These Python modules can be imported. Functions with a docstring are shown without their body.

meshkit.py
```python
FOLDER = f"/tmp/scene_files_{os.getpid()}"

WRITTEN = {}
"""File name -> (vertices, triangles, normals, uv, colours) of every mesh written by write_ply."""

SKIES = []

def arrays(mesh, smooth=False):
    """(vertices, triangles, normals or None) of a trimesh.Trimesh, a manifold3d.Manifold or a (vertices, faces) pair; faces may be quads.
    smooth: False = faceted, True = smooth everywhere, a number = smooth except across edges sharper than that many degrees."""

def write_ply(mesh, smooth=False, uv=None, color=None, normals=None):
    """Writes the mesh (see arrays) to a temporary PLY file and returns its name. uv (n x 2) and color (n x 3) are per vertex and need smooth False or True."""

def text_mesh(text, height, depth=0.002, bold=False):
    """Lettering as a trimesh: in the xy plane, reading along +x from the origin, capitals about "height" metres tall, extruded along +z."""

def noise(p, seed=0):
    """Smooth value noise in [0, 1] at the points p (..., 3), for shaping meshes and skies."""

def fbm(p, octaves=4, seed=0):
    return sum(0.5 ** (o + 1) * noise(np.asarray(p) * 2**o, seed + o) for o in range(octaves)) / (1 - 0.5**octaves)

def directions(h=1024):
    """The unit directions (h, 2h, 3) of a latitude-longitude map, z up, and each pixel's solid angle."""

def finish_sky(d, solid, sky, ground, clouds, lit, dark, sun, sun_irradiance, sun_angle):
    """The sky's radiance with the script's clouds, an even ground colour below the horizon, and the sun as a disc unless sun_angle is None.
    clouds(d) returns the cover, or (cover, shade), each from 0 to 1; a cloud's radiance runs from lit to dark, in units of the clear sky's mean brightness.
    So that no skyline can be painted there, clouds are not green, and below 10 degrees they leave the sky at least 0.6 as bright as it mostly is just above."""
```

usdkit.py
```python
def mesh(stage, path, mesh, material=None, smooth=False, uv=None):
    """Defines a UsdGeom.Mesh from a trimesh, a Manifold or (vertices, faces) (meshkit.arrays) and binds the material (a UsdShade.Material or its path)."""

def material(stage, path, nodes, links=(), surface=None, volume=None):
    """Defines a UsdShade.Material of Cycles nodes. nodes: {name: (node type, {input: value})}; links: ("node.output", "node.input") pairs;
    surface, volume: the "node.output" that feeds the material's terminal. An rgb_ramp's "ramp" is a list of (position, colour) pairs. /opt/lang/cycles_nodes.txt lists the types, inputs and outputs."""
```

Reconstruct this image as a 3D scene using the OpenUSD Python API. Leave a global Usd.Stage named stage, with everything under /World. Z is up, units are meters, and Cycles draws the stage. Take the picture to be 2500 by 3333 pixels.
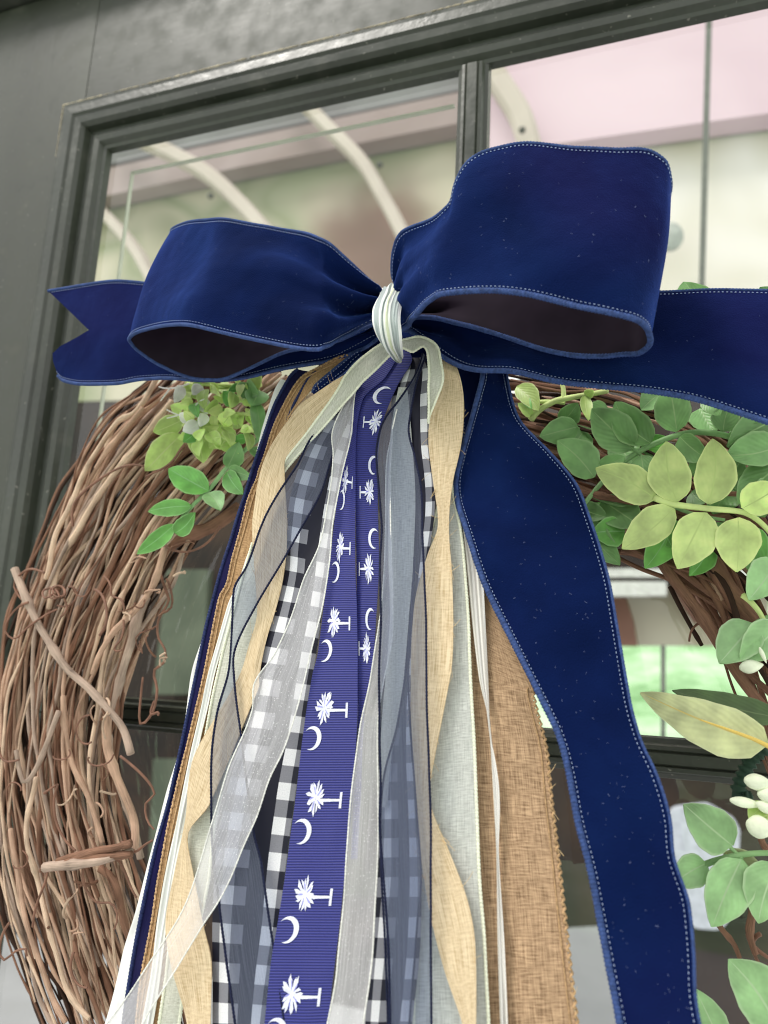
import math, random
import numpy as np, trimesh, usdkit
from meshkit import noise
from pxr import Usd, UsdGeom, UsdLux, UsdShade, Gf, Sdf, Vt
from scipy.interpolate import Akima1DInterpolator
from scipy.spatial.transform import Rotation
from shapely.geometry import Polygon

stage = Usd.Stage.CreateInMemory()
UsdGeom.SetStageUpAxis(stage, UsdGeom.Tokens.z)
UsdGeom.SetStageMetersPerUnit(stage, 1.0)
UsdGeom.Xform.Define(stage, '/World'); UsdGeom.Scope.Define(stage, '/World/Looks')
random.seed(7); RNG = np.random.default_rng(7)

# ---------------------------------------------------------------- camera, sky, light, exposure
W, H = 2500.0, 3333.0                       # photograph's pixels, used to measure positions
FPX = 1.0 * W
BASE = np.array([[1, 0, 0], [0, 0, -1], [0, 1, 0]], float)
M = Rotation.from_rotvec([-0.21, 0.3503, 0.0152]).as_matrix() @ BASE     # rows: right, down, forward
KNOT = np.array([0.0, -0.135, 1.62])
def ray(px, py):
    return M.T @ np.array([(px - W / 2) / FPX, (py - H / 2) / FPX, 1.0])
CAM = KNOT - 0.45 * ray(1273, 1055)
EXPOSURE = 0.66
cam = UsdGeom.Camera.Define(stage, '/World/camera')
mt = np.eye(4); mt[0, :3] = M[0]; mt[1, :3] = -M[1]; mt[2, :3] = -M[2]; mt[3, :3] = CAM
cam.AddTransformOp().Set(Gf.Matrix4d(mt.tolist()))
cam.CreateFocalLengthAttr(5.7); cam.CreateHorizontalApertureAttr(5.7); cam.CreateVerticalApertureAttr(7.6)
cam.CreateFStopAttr(1.6); cam.CreateFocusDistanceAttr(0.43)
cam.CreateClippingRangeAttr(Gf.Vec2f(0.01, 200)); cam.CreateExposureAttr(EXPOSURE)
SUN = np.array([-0.38, -0.42, 0.82]); SUN /= np.linalg.norm(SUN)
usdkit.material(stage, '/World/Looks/sky_look', {
    'sky': ('sky_texture', {'sky_type': 'single_scattering', 'sun_disc': False, 'sun_elevation': math.asin(SUN[2]), 'sun_rotation': math.atan2(SUN[0], SUN[1])}),
    'tc': ('texture_coordinate', {}),
    'nz': ('noise_texture', {'scale': 2.0, 'detail': 4.0}),
    'cr': ('rgb_ramp', {'ramp': [(0.3, (5.9, 5.7, 5.4)), (0.7, (8.5, 8.2, 7.7))]}),
    'mx': ('mix', {'fac': 0.8}),
    'bg': ('background_shader', {'strength': 0.125})},
    [('tc.generated', 'nz.vector'), ('nz.fac', 'cr.fac'), ('sky.color', 'mx.color1'), ('cr.color', 'mx.color2'), ('mx.color', 'bg.color')], surface='bg.background')
sky = UsdLux.DomeLight.Define(stage, '/World/sky')
UsdShade.MaterialBindingAPI.Apply(sky.GetPrim()).Bind(UsdShade.Material.Get(stage, '/World/Looks/sky_look'))
sky.GetPrim().SetCustomDataByKey('kind', 'structure'); sky.GetPrim().SetCustomDataByKey('label', 'bright overcast sky')
sun = UsdLux.DistantLight.Define(stage, '/World/sun')
sun.CreateIntensityAttr(0.4); sun.CreateAngleAttr(18.0); sun.CreateColorAttr(Gf.Vec3f(1, .96, .9))
sun.GetPrim().CreateAttribute('inputs:normalize', Sdf.ValueTypeNames.Bool).Set(True)
zax = SUN; xax = np.cross([0, 0, 1], zax); xax /= np.linalg.norm(xax); yax = np.cross(zax, xax)
mt = np.eye(4); mt[0, :3] = xax; mt[1, :3] = yax; mt[2, :3] = zax
sun.AddTransformOp().Set(Gf.Matrix4d(mt.tolist()))

# ---------------------------------------------------------------- measuring helpers
CROPS = {'D': (0, 0, 1.50693), 'A': (0, 0, .7535), 'B': (1250, 0, .7535), 'I': (0, 1100, .51236), 'K': (750, 1000, .54249),
         'J': (1600, 1150, .54249), 'Q': (1150, 900, .36166), 'P': (800, 1000, .36166), 'L': (450, 1200, .31646), 'N': (300, 1700, .3618)}
def px(c, *pts):
    x0, y0, s = CROPS[c]
    return [(x0 + p[0] * s, y0 + p[1] * s) for p in pts]
def at(p, y):
    d = ray(*p)
    return CAM + d * ((y - CAM[1]) / d[1])
def lay(pts, ys):
    """pixels -> points; ys: one depth, a list of depths, or a function of the pixel row"""
    if callable(ys): ys = [ys(p[1]) for p in pts]
    if np.ndim(ys) == 0: ys = [ys] * len(pts)
    return np.array([at(p, y) for p, y in zip(pts, ys)])
def to_px(P):
    c = (np.asarray(P) - CAM) @ M.T
    return np.stack([c[..., 0] / c[..., 2] * FPX + W / 2, c[..., 1] / c[..., 2] * FPX + H / 2], -1)
def curve(P, n, brk=None):
    P = np.asarray(P, float)
    s = np.concatenate([[0], np.cumsum(np.linalg.norm(np.diff(P, axis=0), axis=1) + 1e-9)])
    if len(P) == 2: f = lambda t: P[0] + (P[1] - P[0]) * (t / s[-1])[:, None]
    else:
        ak = Akima1DInterpolator(s, P)
        f = lambda t: ak(np.clip(t, 0, s[-1]))
    tt = np.linspace(0, s[-1], 600); Q = f(tt)
    a = np.concatenate([[0], np.cumsum(np.linalg.norm(np.diff(Q, axis=0), axis=1))])
    marks = [0.0] + [np.interp(s[i], tt, a) for i in (brk or [])] + [a[-1]]
    k = len(marks) - 1
    want = np.interp(np.linspace(0, k, n), np.arange(k + 1), marks)
    return f(np.interp(want, a, tt))

# ---------------------------------------------------------------- prim helpers
USED = {}
def numbered(path):
    k = USED.get(path, 0); USED[path] = k + 1
    return path if k == 0 else '%s_%03d' % (path, k)
def cdata(prim, label=None, category=None, group=None, kind=None):
    for k, v in (('label', label), ('category', category), ('group', group), ('kind', kind)):
        if v: prim.SetCustomDataByKey(k, v)
    return prim
ORIGIN = {}
def thing(name, label, cat, base=(0, 0, 0), group=None):
    p = numbered('/World/' + name)
    x = UsdGeom.Xform.Define(stage, p); x.AddTranslateOp().Set(Gf.Vec3d(*map(float, base)))
    ORIGIN[p] = np.asarray(base, float)
    cdata(x.GetPrim(), label, cat, group)
    return p
def obj(name, mesh, mat, parent='/World', smooth=True, uv=None, label=None, cat=None, group=None, kind=None):
    p = numbered(parent + '/' + name)
    top = '/'.join(p.split('/')[:3])
    o = ORIGIN.get(top, np.zeros(3))
    if isinstance(mesh, trimesh.Trimesh): mesh = (np.array(mesh.vertices), np.array(mesh.faces))
    m = usdkit.mesh(stage, p, (np.asarray(mesh[0]) - o, mesh[1]), mat, smooth=smooth, uv=uv)
    m.CreateDoubleSidedAttr(True)
    cdata(m.GetPrim(), label, cat, group, kind)
    return p
def join(ms):
    V, F, n = [], [], 0
    for v, f in ms:
        f = np.asarray(f)
        if f.shape[1] == 4: f = np.vstack([f[:, [0, 1, 2]], f[:, [0, 2, 3]]])
        V.append(v); F.append(f + n); n += len(v)
    return np.vstack(V), np.vstack(F)

# ---------------------------------------------------------------- mesh helpers
def grid_faces(nv, nu, off=0, flip=False):
    i = np.arange(nv - 1)[:, None] * nu + np.arange(nu - 1)[None]
    q = np.stack([i, i + 1, i + nu + 1, i + nu], -1).reshape(-1, 4) + off
    return q[:, ::-1] if flip else q
def normals(G):
    du = np.gradient(G, axis=1); dv = np.gradient(G, axis=0)
    n = np.cross(du, dv)
    return n / np.maximum(np.linalg.norm(n, axis=-1, keepdims=True), 1e-12)
class Band:
    """a ribbon surface: rows along its length, columns across it, outer side along N"""
    def __init__(s, L, R, nv=110, nu=15, bL=None, bR=None, bulge=0.0, ripple=0.0, rs=(3, 60), seed=0, gather=None, endcut=None, edge_wave=0.0):
        l, r = curve(L, nv, bL), curve(R, nv, bR)
        u = np.linspace(0, 1, nu); v = np.linspace(0, 1, nv)
        G = l[:, None] * (1 - u)[None, :, None] + r[:, None] * u[None, :, None]
        N = normals(G)
        if N[nv // 4 if bL else nv // 2, nu // 2, 1] > 0: N = -N; s.flip = True
        else: s.flip = False
        ln = np.concatenate([[0], np.cumsum(np.linalg.norm(np.diff(G[:, nu // 2], axis=0), axis=1))])
        uu, ll = np.meshgrid(u, ln); vv = np.meshgrid(u, v)[1]
        d = bulge * (1 - (2 * uu - 1) ** 2)
        if ripple: d = d + ripple * 2 * (noise(np.stack([uu * rs[0], ll * rs[1], uu * 0 + seed * 3.7], -1), seed) - .5)
        if edge_wave: d = d + edge_wave * np.sin(ll * 300 + seed) * (2 * uu - 1) ** 2
        if gather is not None: d = d + gather(uu, vv)
        G = G + N * d[..., None]
        if endcut is not None:
            e = endcut(u); ii = np.arange(nv)
            G2 = G.copy()
            for j in range(nu):
                tj = np.linspace(0, (nv - 1) * e[j], nv)
                for k in range(3): G2[:, j, k] = np.interp(tj, ii, G[:, j, k])
            G = G2
        s.G = G; n = normals(G); s.N = -n if s.flip else n
        s.uv = np.stack([uu, ll], -1).reshape(-1, 2); s.nv, s.nu, s.len = nv, nu, ln
        s.width = np.linalg.norm(G[:, -1] - G[:, 0], axis=1)
        s.row_y = to_px(G[:, nu // 2])[:, 1]
    def sheet(s, off=0.0):
        return (s.G + s.N * off).reshape(-1, 3), grid_faces(s.nv, s.nu, 0, s.flip)
    def solid(s, th=0.0005):
        a = s.G.reshape(-1, 3); b = (s.G - s.N * th).reshape(-1, 3); n = len(a)
        V = [a, b]; F = [grid_faces(s.nv, s.nu, 0, s.flip), grid_faces(s.nv, s.nu, n, not s.flip)]; UV = [s.uv, s.uv]; k = 2 * n
        for j in (0, s.nu - 1):
            e = np.concatenate([s.G[:, j], s.G[:, j] - s.N[:, j] * th]); V.append(e)
            i = np.arange(s.nv - 1); F.append(np.stack([i, i + 1, i + 1 + s.nv, i + s.nv], -1) + k); k += 2 * s.nv
            q = s.uv.reshape(s.nv, s.nu, 2)[:, j]; UV += [q, q]
        return (np.vstack(V), np.vstack(F)), np.vstack(UV)
    def point(s, u, r, off=0.0):
        u = np.clip(np.asarray(u, float), 0, 1) * (s.nu - 1); r = np.clip(np.asarray(r, float), 0, s.nv - 1.001)
        i = np.floor(r).astype(int); j = np.minimum(np.floor(u).astype(int), s.nu - 2); a = (r - i)[..., None]; b = (u - j)[..., None]
        f = lambda X: (X[i, j] * (1 - b) + X[i, j + 1] * b) * (1 - a) + (X[i + 1, j] * (1 - b) + X[i + 1, j + 1] * b) * a
        return f(s.G) + f(s.N) * off
    def edge(s, j, inset=0.0, off=0.0, step=0.0005):
        c = s.G[:, 0] if j == 0 else s.G[:, -1]
        a = np.concatenate([[0], np.cumsum(np.linalg.norm(np.diff(c, axis=0), axis=1))])
        r = np.interp(np.arange(0, a[-1], step), a, np.arange(s.nv))
        w = np.interp(r, np.arange(s.nv), s.width); u = np.clip(inset / np.maximum(w, 1e-4), 0, .45)
        return s.point(u if j == 0 else 1 - u, r, off), r
def frames(P):
    T = np.gradient(P, axis=0); T /= np.maximum(np.linalg.norm(T, axis=1, keepdims=True), 1e-12)
    A = np.zeros_like(P); a = np.cross(T[0], [0.3, 0.9, 0.2]); a /= np.linalg.norm(a)
    for i in range(len(P)):
        a = a - T[i] * (a @ T[i]); a /= max(np.linalg.norm(a), 1e-9); A[i] = a
    return T, A, np.cross(T, A)
def tube(P, r, k=7, caps=True, squash=1.0):
    P = np.asarray(P, float); n = len(P); r = np.broadcast_to(r, (n,))
    T, A, B = frames(P)
    th = np.arange(k) / k * 2 * np.pi
    V = P[:, None] + r[:, None, None] * (np.cos(th)[None, :, None] * A[:, None] + squash * np.sin(th)[None, :, None] * B[:, None])
    i = np.arange(n - 1)[:, None] * k; j = np.arange(k)[None]; j2 = (j + 1) % k
    F = np.stack([i + j, i + j2, i + k + j2, i + k + j], -1).reshape(-1, 4)
    F = np.vstack([F[:, [0, 1, 2]], F[:, [0, 2, 3]]]); V = V.reshape(-1, 3)
    if caps:
        V = np.vstack([V, P[:1] - T[:1] * r[0] * .3, P[-1:] + T[-1:] * r[-1] * .3]); q = np.arange(k); m = n * k
        F = np.vstack([F, np.stack([(q + 1) % k, q, q * 0 + m], -1), np.stack([q + (n - 1) * k, (q + 1) % k + (n - 1) * k, q * 0 + m + 1], -1)])
    return V, F
def dashes(P, N, length, w, h, pitch_n):
    """small stitches along the dense curve P, one every pitch_n samples"""
    T = np.gradient(P, axis=0); T /= np.maximum(np.linalg.norm(T, axis=1, keepdims=True), 1e-9)
    idx = np.arange(pitch_n, len(P) - pitch_n, pitch_n); c, t, n = P[idx], T[idx], N[idx]
    b = np.cross(t, n); b /= np.maximum(np.linalg.norm(b, axis=1, keepdims=True), 1e-9)
    V = []
    for sx, sy, sz in ((-1, -1, 0), (1, -1, 0), (1, 1, 0), (-1, 1, 0), (-.7, -.6, 1), (.7, -.6, 1), (.7, .6, 1), (-.7, .6, 1)):
        V.append(c + t * sx * length / 2 + b * sy * w / 2 + n * sz * h)
    V = np.stack(V, 1).reshape(-1, 3)
    f = np.array([[4, 5, 6, 7], [0, 1, 5, 4], [1, 2, 6, 5], [2, 3, 7, 6], [3, 0, 4, 7]])
    return V, (f[None] + 8 * np.arange(len(idx))[:, None, None]).reshape(-1, 4)
def poly_slab(pts, y, depth, rnd=0.0):
    """outline (pixels) standing at depth y, thickened away from the viewer"""
    P = lay(pts, y); pg = Polygon(P[:, [0, 2]]).buffer(-rnd).buffer(rnd)
    m = trimesh.creation.extrude_polygon(pg, depth, engine='earcut')
    v = np.array(m.vertices); v = np.stack([v[:, 0], y + v[:, 2], v[:, 1]], -1)
    return v, np.array(m.faces)
def box(lo, hi):
    m = trimesh.creation.box(extents=np.subtract(hi, lo)); m.apply_translation((np.asarray(lo) + hi) / 2)
    return np.array(m.vertices), np.array(m.faces)

# ---------------------------------------------------------------- materials
def mat(name, nodes, links, surface='p.BSDF'):
    return usdkit.material(stage, '/World/Looks/' + name, nodes, links, surface=surface)
def plain(name, col, rough=.6, spec=.4, var=.15, scale=40, bump=0.0, bscale=300, stretch=(1, 1, 1), **kw):
    col = np.array(col, float)
    n = {'g': ('geometry', {}), 'm': ('mapping', {'scale': stretch}), 'n': ('noise_texture', {'scale': scale, 'detail': 4.0}),
         'r': ('rgb_ramp', {'ramp': [(.3, tuple(col * (1 - var))), (.7, tuple(np.minimum(col * (1 + var), 1)))]}),
         'p': ('principled_bsdf', dict({'roughness': rough, 'specular_ior_level': spec}, **kw))}
    l = [('g.position', 'm.vector'), ('m.vector', 'n.vector'), ('n.fac', 'r.fac'), ('r.color', 'p.base_color')]
    if bump:
        n['n2'] = ('noise_texture', {'scale': bscale, 'detail': 5.0}); n['b'] = ('bump', {'strength': bump, 'distance': .001})
        l += [('m.vector', 'n2.vector'), ('n2.fac', 'b.height'), ('b.normal', 'p.normal')]
    return mat(name, n, l)
def velvet(name, col, tint, sheen):
    col = np.array(col)
    return mat(name, {'g': ('geometry', {}), 'n': ('noise_texture', {'scale': 17.0, 'detail': 3.0, 'roughness': .5, 'distortion': .5}), 'n2': ('noise_texture', {'scale': 1500.0, 'detail': 3.0}), 'n3': ('noise_texture', {'scale': 45.0, 'detail': 2.0}),
        'r': ('rgb_ramp', {'ramp': [(.3, tuple(col * .72)), (.5, tuple(col)), (.75, tuple(col * np.array([1.7, 1.6, 1.35])))]}),
        'nv': ('noise_texture', {'scale': 7.0, 'detail': 1.0}), 'vr': ('map_range', {'from_min': .48, 'from_max': .68, 'to_min': 0.0, 'to_max': .5, 'clamp': True}), 'h': ('mix', {'color2': (.0075, .0050, .050)}), 'b': ('bump', {'strength': .6, 'distance': .0006}), 'b3': ('bump', {'strength': .5, 'distance': .004}),
        'sw': ('map_range', {'from_min': .3, 'from_max': .7, 'to_min': sheen * .55, 'to_max': sheen * 1.3}),
        'p': ('principled_bsdf', {'roughness': .9, 'specular_ior_level': .05, 'sheen_roughness': .42, 'sheen_tint': tint})},
        [('g.position', 'n.vector'), ('g.position', 'n2.vector'), ('g.position', 'n3.vector'), ('n.fac', 'r.fac'), ('g.position', 'nv.vector'), ('nv.fac', 'vr.value'), ('vr.result', 'h.fac'), ('r.color', 'h.color1'), ('h.color', 'p.base_color'), ('n3.fac', 'b3.height'), ('b3.normal', 'b.normal'), ('n2.fac', 'b.height'), ('b.normal', 'p.normal'),
         ('n.fac', 'sw.value'), ('sw.result', 'p.sheen_weight')])
def weave(name, dark, light, nu=60, nv=1500, rough=.8, bump=.5, slub=.5, translucent=.0, spec=.2, contrast=(.32, .68)):
    """threads along and across a ribbon, from its own u (0..1 across) and v (metres along)"""
    n = {'t': ('texture_coordinate', {}), 'm1': ('mapping', {'scale': (nu, nv * .06, 1)}), 'm2': ('mapping', {'scale': (nu * .08, nv, 1)}),
         'n1': ('noise_texture', {'scale': 1.0, 'detail': 2.0}), 'n2': ('noise_texture', {'scale': 1.0, 'detail': 2.0}),
         'mx': ('mix', {'fac': slub}), 'r': ('rgb_ramp', {'ramp': [(contrast[0], dark), (contrast[1], light)]}),
         'b': ('bump', {'strength': bump, 'distance': .0006}),
         'p': ('principled_bsdf', {'roughness': rough, 'specular_ior_level': spec})}
    l = [('t.UV', 'm1.vector'), ('t.UV', 'm2.vector'), ('m1.vector', 'n1.vector'), ('m2.vector', 'n2.vector'), ('n1.fac', 'mx.color1'), ('n2.fac', 'mx.color2'),
         ('mx.color', 'r.fac'), ('r.color', 'p.base_color'), ('mx.color', 'b.height'), ('b.normal', 'p.normal')]
    if not translucent: return mat(name, n, l)
    n['tl'] = ('translucent_bsdf', {}); n['mc'] = ('mix_closure', {'fac': translucent})
    return mat(name, n, l + [('r.color', 'tl.color'), ('p.BSDF', 'mc.closure1'), ('tl.BSDF', 'mc.closure2')], surface='mc.closure')
def organza(name, col, lo, hi, sparkle=.0, nu=45, nv=700, trans_tint=(1, 1, 1)):
    n = {'t': ('texture_coordinate', {}), 'm1': ('mapping', {'scale': (nu, nv * .03, 1)}), 'n1': ('noise_texture', {'scale': 1.0, 'detail': 3.0}),
         'f': ('map_range', {'from_min': .3, 'from_max': .7, 'to_min': lo, 'to_max': hi, 'clamp': True}),
         'ms': ('mapping', {'scale': (34, 900, 1)}), 'ns': ('noise_texture', {'scale': 1.0, 'detail': 1.0}), 'sp': ('map_range', {'from_min': .66, 'from_max': .72, 'to_min': 0.0, 'to_max': sparkle, 'clamp': True}), 'fa': ('math', {'math_type': 'add', 'use_clamp': True}), 'cm': ('mix', {'color1': col, 'color2': (.95, .95, .97)}),
         'tr': ('transparent_bsdf', {'color': trans_tint}), 'd': ('principled_bsdf', { 'roughness': .35, 'specular_ior_level': .5, 'sheen_weight': .3}),
         'tl': ('translucent_bsdf', {'color': col}), 'm2': ('mix_closure', {'fac': .35}), 'mx': ('mix_closure', {})}
    return mat(name, n, [('t.UV', 'm1.vector'), ('m1.vector', 'n1.vector'), ('n1.fac', 'f.value'), ('d.BSDF', 'm2.closure1'), ('tl.BSDF', 'm2.closure2'),
        ('t.UV', 'ms.vector'), ('ms.vector', 'ns.vector'), ('ns.fac', 'sp.value'), ('sp.result', 'fa.value1'), ('f.result', 'fa.value2'), ('sp.result', 'cm.fac'), ('cm.color', 'd.base_color'), ('fa.value', 'mx.fac'), ('tr.BSDF', 'mx.closure1'), ('m2.closure', 'mx.closure2')], surface='mx.closure')
def m_(op, a=None, b=None): 
    d = {'math_type': op}
    if a is not None: d['value1'] = a
    if b is not None: d['value2'] = b
    return ('math', d)
def gingham(name, cell, white=(.80, .80, .82), black=(.008, .008, .02)):
    """checks in columns each side of a plain dark band; the dark columns double up with the dark rows"""
    warp = [(0, 1), (.12, 1), (.125, 0), (.30, 0), (.305, 1), (.48, 1), (.485, 2), (.74, 2), (.745, 0), (.92, 0), (.925, 1), (1, 1)]
    n = {'t': ('texture_coordinate', {}), 's': ('separate_xyz', {}),
         'v1': m_('divide', None, 2 * cell), 'v2': m_('fraction'), 'v3': m_('less_than', None, .5),
         'w': ('rgb_ramp', {'ramp': [(p, (x / 2,) * 3) for p, x in warp]}), 'w2': m_('multiply', None, 2.0),
         'sum': m_('add'), 'half': m_('multiply', None, .5), 'r': ('rgb_ramp', {'ramp': [(0, white), (.3, white), (.4, (.23, .23, .26)), (.6, (.23, .23, .26)), (.7, black), (1, black)]}),
         'n1': ('noise_texture', {'scale': 1.0, 'detail': 2.0}), 'm1': ('mapping', {'scale': (70, 1500, 1)}), 'hs': ('mix', {'mix_type': 'multiply', 'fac': .35}), 'cr': ('rgb_ramp', {'ramp': [(.3, (.55, .55, .6)), (.6, (1, 1, 1))]}),
         'p': ('principled_bsdf', {'roughness': .5, 'specular_ior_level': .3})}
    return mat(name, n, [('t.UV', 's.vector'), ('s.y', 'v1.value1'), ('v1.value', 'v2.value1'), ('v2.value', 'v3.value1'), ('s.x', 'w.fac'), ('w.color', 'w2.value1'),
        ('v3.value', 'sum.value1'), ('w2.value', 'sum.value2'), ('sum.value', 'half.value1'), ('half.value', 'r.fac'),
        ('t.UV', 'm1.vector'), ('m1.vector', 'n1.vector'), ('n1.fac', 'cr.fac'), ('r.color', 'hs.color1'), ('cr.color', 'hs.color2'), ('hs.color', 'p.base_color')])
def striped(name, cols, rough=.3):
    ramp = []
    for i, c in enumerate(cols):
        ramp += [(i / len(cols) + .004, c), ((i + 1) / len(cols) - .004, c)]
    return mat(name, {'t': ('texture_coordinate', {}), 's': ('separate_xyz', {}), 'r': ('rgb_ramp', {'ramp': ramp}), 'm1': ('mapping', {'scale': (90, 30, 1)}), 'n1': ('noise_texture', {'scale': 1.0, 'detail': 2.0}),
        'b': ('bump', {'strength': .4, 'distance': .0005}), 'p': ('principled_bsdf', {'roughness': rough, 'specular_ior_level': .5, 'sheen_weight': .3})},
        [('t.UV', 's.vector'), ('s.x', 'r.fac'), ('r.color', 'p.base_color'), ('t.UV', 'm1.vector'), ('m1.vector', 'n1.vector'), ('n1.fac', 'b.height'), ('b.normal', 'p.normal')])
def leafmat(name, col, vein, edge, trans=.3):
    col = np.array(col)
    n = {'t': ('texture_coordinate', {}), 's': ('separate_xyz', {}), 'a0': m_('subtract', None, .5), 'a': m_('absolute'),
         'mid': ('map_range', {'from_min': .008, 'from_max': .03, 'to_min': 1.0, 'to_max': 0.0, 'clamp': True}),
         'ed': ('map_range', {'from_min': .43, 'from_max': .5, 'to_min': 0.0, 'to_max': .8, 'clamp': True}),
         'k': m_('multiply', None, 1.1), 'vv': m_('subtract'), 'vs': m_('multiply', None, 44.0), 'sn': m_('sine'),
         'g': ('geometry', {}), 'n': ('noise_texture', {'scale': 90.0, 'detail': 4.0}),
         'r': ('rgb_ramp', {'ramp': [(.3, tuple(col * .72)), (.55, tuple(col)), (.75, tuple(np.minimum(col * 1.25, 1)))]}),
         'oi': ('object_info', {}), 'hv': ('map_range', {'to_min': .78, 'to_max': 1.22}), 'hs': ('hsv', {}), 'x1': ('mix', {'color2': vein}), 'x2': ('mix', {'color2': edge}),
         'b': ('bump', {'strength': .10, 'distance': .0006}),
         'p': ('principled_bsdf', {'roughness': .4, 'specular_ior_level': .5}), 'tl': ('translucent_bsdf', {}), 'mx': ('mix_closure', {'fac': trans})}
    return mat(name, n, [('t.UV', 's.vector'), ('s.x', 'a0.value1'), ('a0.value', 'a.value1'), ('a.value', 'mid.value'), ('a.value', 'ed.value'), ('a.value', 'k.value1'),
        ('s.y', 'vv.value1'), ('k.value', 'vv.value2'), ('vv.value', 'vs.value1'), ('vs.value', 'sn.value1'), ('sn.value', 'b.height'), ('b.normal', 'p.normal'),
        ('g.position', 'n.vector'), ('n.fac', 'r.fac'), ('oi.random', 'hv.value'), ('hv.result', 'hs.value'), ('r.color', 'hs.color'), ('hs.color', 'x1.color1'), ('mid.result', 'x1.fac'), ('x1.color', 'x2.color1'), ('ed.result', 'x2.fac'),
        ('x2.color', 'p.base_color'), ('x2.color', 'tl.color'), ('p.BSDF', 'mx.closure1'), ('tl.BSDF', 'mx.closure2')], surface='mx.closure')

MV = velvet('navy_velvet', (.0019, .0078, .050), (.11, .25, 1.0), .40)
MLIN = plain('ribbon_lining', (.021, .0145, .024), .8, .08, .2, 60)
MBIND = plain('edge_thread', (.035, .065, .19), .7, .2, .35, 500, .4, 1500)
MSTITCH = plain('stitch_thread', (.30, .37, .56), .5, .4, .2, 900)
MLINT = plain('lint_fibre', (.20, .24, .42), .8, .2, .2, 200)
MDARKEDGE = plain('dark_navy_thread', (.006, .009, .035), .6, .2, .3, 700, .4, 1500)
MGROS = mat('grosgrain_navy', {'t': ('texture_coordinate', {}), 's': ('separate_xyz', {}), 'k': m_('multiply', None, 5400.0), 'sn': m_('sine'), 'b': ('bump', {'strength': .55, 'distance': .0003}),
    'r': ('rgb_ramp', {'ramp': [(0, (.014, .016, .115)), (1, (.035, .042, .26))]}), 'h': ('map_range', {'from_min': -1.0, 'from_max': 1.0}),
    'p': ('principled_bsdf', {'roughness': .55, 'specular_ior_level': .3, 'sheen_weight': .15, 'sheen_tint': (.5, .5, 1)})},
    [('t.UV', 's.vector'), ('s.y', 'k.value1'), ('k.value', 'sn.value1'), ('sn.value', 'b.height'), ('b.normal', 'p.normal'), ('sn.value', 'h.value'), ('h.result', 'r.fac'), ('r.color', 'p.base_color')])
MPRINT = plain('white_print', (.72, .74, .92), .6, .2, .2, 500)
MPRINT2 = plain('lavender_print', (.30, .30, .72), .6, .2, .2, 500)
MJUTE = weave('jute_gold', (.47, .335, .18), (.82, .67, .46), 55, 900, .95, .5, .32, .12, spec=.04, contrast=(.32, .58))
MBURLAP = weave('burlap_tan', (.20, .105, .045), (.62, .40, .21), 70, 1500, .85, .8, .5)
MBROWN = weave('burlap_brown', (.14, .08, .042), (.62, .42, .26), 80, 1400, .85, .7, .5)
MLINEN = weave('linen_cream', (.50, .50, .42), (.86, .87, .78), 70, 1500, .8, .6, .5, .25)
MLINEDGE = plain('linen_selvedge', (.80, .82, .66), .8, .2, .1, 600, .4, 1500)
MLINGREY = weave('linen_pale_grey', (.44, .45, .43), (.82, .84, .80), 70, 1500, .8, .6, .5, .25)
MWSATIN = plain('white_satin', (.82, .82, .80), .4, .5, .06, 300)
MTRIM = plain('scallop_trim', (.48, .31, .165), .75, .2, .3, 700, .5, 1500)
MOW = organza('organza_white', (.80, .79, .82), .32, .60, sparkle=.7)
MON = organza('organza_navy', (.13, .15, .215), .22, .42, sparkle=.08, trans_tint=(.78, .82, .90))
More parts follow.
